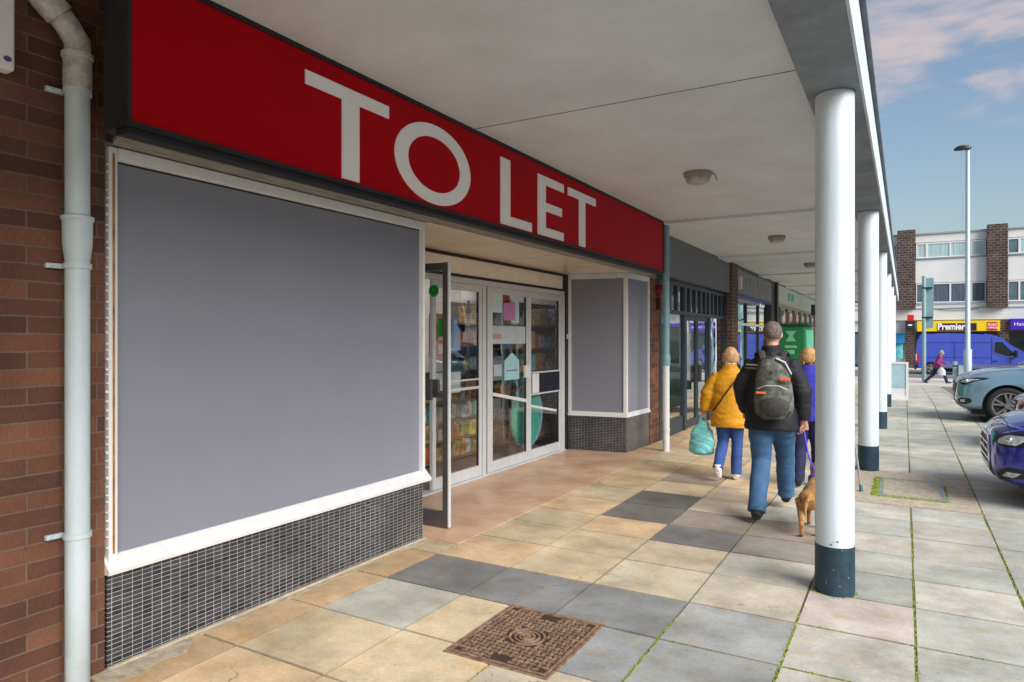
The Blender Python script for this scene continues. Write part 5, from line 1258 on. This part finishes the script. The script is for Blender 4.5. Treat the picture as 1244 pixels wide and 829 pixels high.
put('shopping_bag', MB().loft([((hwf.x, hwf.y, hwf.z-.42), .17, .09), ((hwf.x, hwf.y, hwf.z-.2), .16, .08), ((hwf.x, hwf.y, hwf.z-.06), .05, .03)], 16), flat('bag_pale', (190, 200, 205)), None, 'pale carrier bag in the hand of the far pedestrian', 'bag', smooth=60)

# dog, seen from behind
dg_ = thing('dog', 'small ginger dog walking away beside the nearest column', 'dog', (-.66, 6.15, 0))
M_fur = mat('ginger_fur', (.42, .19, .055), .95, .5, 40, .6, 260, c2=(.60, .33, .13), stretch=(1, 1, .5))
b = MB(); X_, Y_ = -.665, 6.16
b.tube([(X_, Y_-.24, .285), (X_, Y_-.19, .30), (X_, Y_-.05, .295), (X_, Y_+.12, .285), (X_, Y_+.22, .30), (X_, Y_+.28, .345)], [.05, .088, .078, .095, .085, .06], 20)
b.tube([(X_, Y_+.22, .32), (X_, Y_+.30, .40), (X_, Y_+.34, .45)], [.07, .055, .05], 16)
b.ball((X_+.01, Y_+.37, .475), (.055, .07, .055), 16); b.tube([(X_+.01, Y_+.41, .465), (X_+.01, Y_+.49, .45)], [.035, .022], 12)
for s_, ph in ((-1, -.03), (1, .05)):   # hind leg: knee high and forward, hock back, shank near vertical
    x = X_+s_*.055
    b.tube([(x, Y_-.17, .29), (x+s_*.008, Y_-.11+ph, .20), (x, Y_-.215+ph, .115), (x, Y_-.20+ph, .03), (x, Y_-.165+ph, .015)], [.062, .040, .020, .016, .020], 12)
    b.ball((x, Y_-.17+ph, .018), (.02, .035, .018), 10)
    x = X_+s_*.05
    b.tube([(x, Y_+.19, .27), (x, Y_+.16-ph, .17), (x, Y_+.18-ph, .10), (x, Y_+.18-ph, .02)], [.045, .026, .018, .016], 12); b.ball((x, Y_+.20-ph, .018), (.02, .034, .018), 10)
b.tube([(X_, Y_-.23, .33), (X_-.01, Y_-.29, .31), (X_-.02, Y_-.32, .24), (X_-.02, Y_-.31, .19)], [.022, .020, .016, .006], 10)
remesh_obj('body', b, M_fur, dg_, .007, 3, wr=.003)
for s_ in (-1, 1): put('ear', MB().ball((X_+.01+s_*.055, Y_+.36, .465), (.014, .03, .045), 12), mat('ear_fur', (.30, .12, .035), .9), dg_, smooth=True)
put('nose', MB().ball((X_+.01, Y_+.51, .455), .012, 10), M_black, dg_, smooth=True)
put('collar', MB().tube([(X_, Y_+.268, .375), (X_, Y_+.285, .39)], .066, 16), flat('collar_violet', (90, 70, 210)), dg_)
lh = w2(man, J1['wristr']*1.0)+Vector((.0, .02, -.09))
put('dog_lead', MB().tube([lh, lh.lerp(Vector((X_, Y_+.25, .44)), .4)-Vector((0, 0, .08)), (X_, Y_+.25, .45)], .007, 8), flat('lead_violet', (80, 70, 220)), None, 'violet lead running from the hand of the man in black down to the dog', 'lead', smooth=True)

# ------------------------------------------------------------------ light, sky, camera
w = bpy.data.worlds.new("World"); sc.world = w; w.use_nodes = True
nt = w.node_tree; N = nt.nodes; L = nt.links
bg_ = N['Background']; bg_.inputs['Strength'].default_value = .145
sky = N.new('ShaderNodeTexSky'); sky.sky_type = 'NISHITA'; sky.sun_disc = False
SUN_EL, SUN_AZ = 33., 115.      # azimuth clockwise from +y
sky.sun_elevation = R(SUN_EL); sky.sun_rotation = R(SUN_AZ); sky.air_density = 1.2; sky.dust_density = 2.0; sky.ozone_density = 1.5
tc = N.new('ShaderNodeTexCoord'); mp = N.new('ShaderNodeMapping'); mp.inputs['Scale'].default_value = (1.0, 1.0, 3.2); mp.inputs['Location'].default_value = (.35, .1, .45)
L.new(tc.outputs['Generated'], mp.inputs['Vector'])
cn_ = N.new('ShaderNodeTexNoise'); cn_.inputs['Scale'].default_value = 3.1; cn_.inputs['Detail'].default_value = 9; cn_.inputs['Roughness'].default_value = .55; cn_.inputs['Distortion'].default_value = .3
L.new(mp.outputs[0], cn_.inputs['Vector'])
mr = N.new('ShaderNodeMapRange'); mr.interpolation_type = 'SMOOTHSTEP'
for i, v in zip((1, 2, 3, 4), (.50, .63, 0, .9)): mr.inputs[i].default_value = v
L.new(cn_.outputs['Fac'], mr.inputs[0])
mx = N.new('ShaderNodeMix'); mx.data_type = 'RGBA'; L.new(mr.outputs[0], mx.inputs[0]); L.new(sky.outputs[0], mx.inputs[6]); mx.inputs[7].default_value = (4.5, 3.85, 3.9, 1)
L.new(mx.outputs[2], bg_.inputs['Color'])

ld = bpy.data.lights.new('sun', 'SUN'); ld.energy = 5.0; ld.angle = R(44); ld.color = (1., .975, .945)
lo = bpy.data.objects.new('sun', ld); col.objects.link(lo)
az, el = R(SUN_AZ), R(SUN_EL)
sv = Vector((math.sin(az)*math.cos(el), math.cos(az)*math.cos(el), math.sin(el)))
lo.rotation_euler = sv.to_track_quat('Z', 'Y').to_euler(); lo.location = sv*50

cd = bpy.data.cameras.new('camera'); co = bpy.data.objects.new('camera', cd); col.objects.link(co)
cd.sensor_width = 36; cd.lens = 829/1244*36; cd.shift_y = -2.5/1244; cd.clip_start = .05; cd.clip_end = 1500
co.location = (0, 0, 1.6); co.rotation_euler = (R(90), 0, R(29.916)); sc.camera = co
vs = sc.view_settings; vs.view_transform = 'Standard'; vs.look = 'None'; vs.exposure = 0; vs.gamma = 1
sc.cycles.max_bounces = 8; sc.cycles.transparent_max_bounces = 12
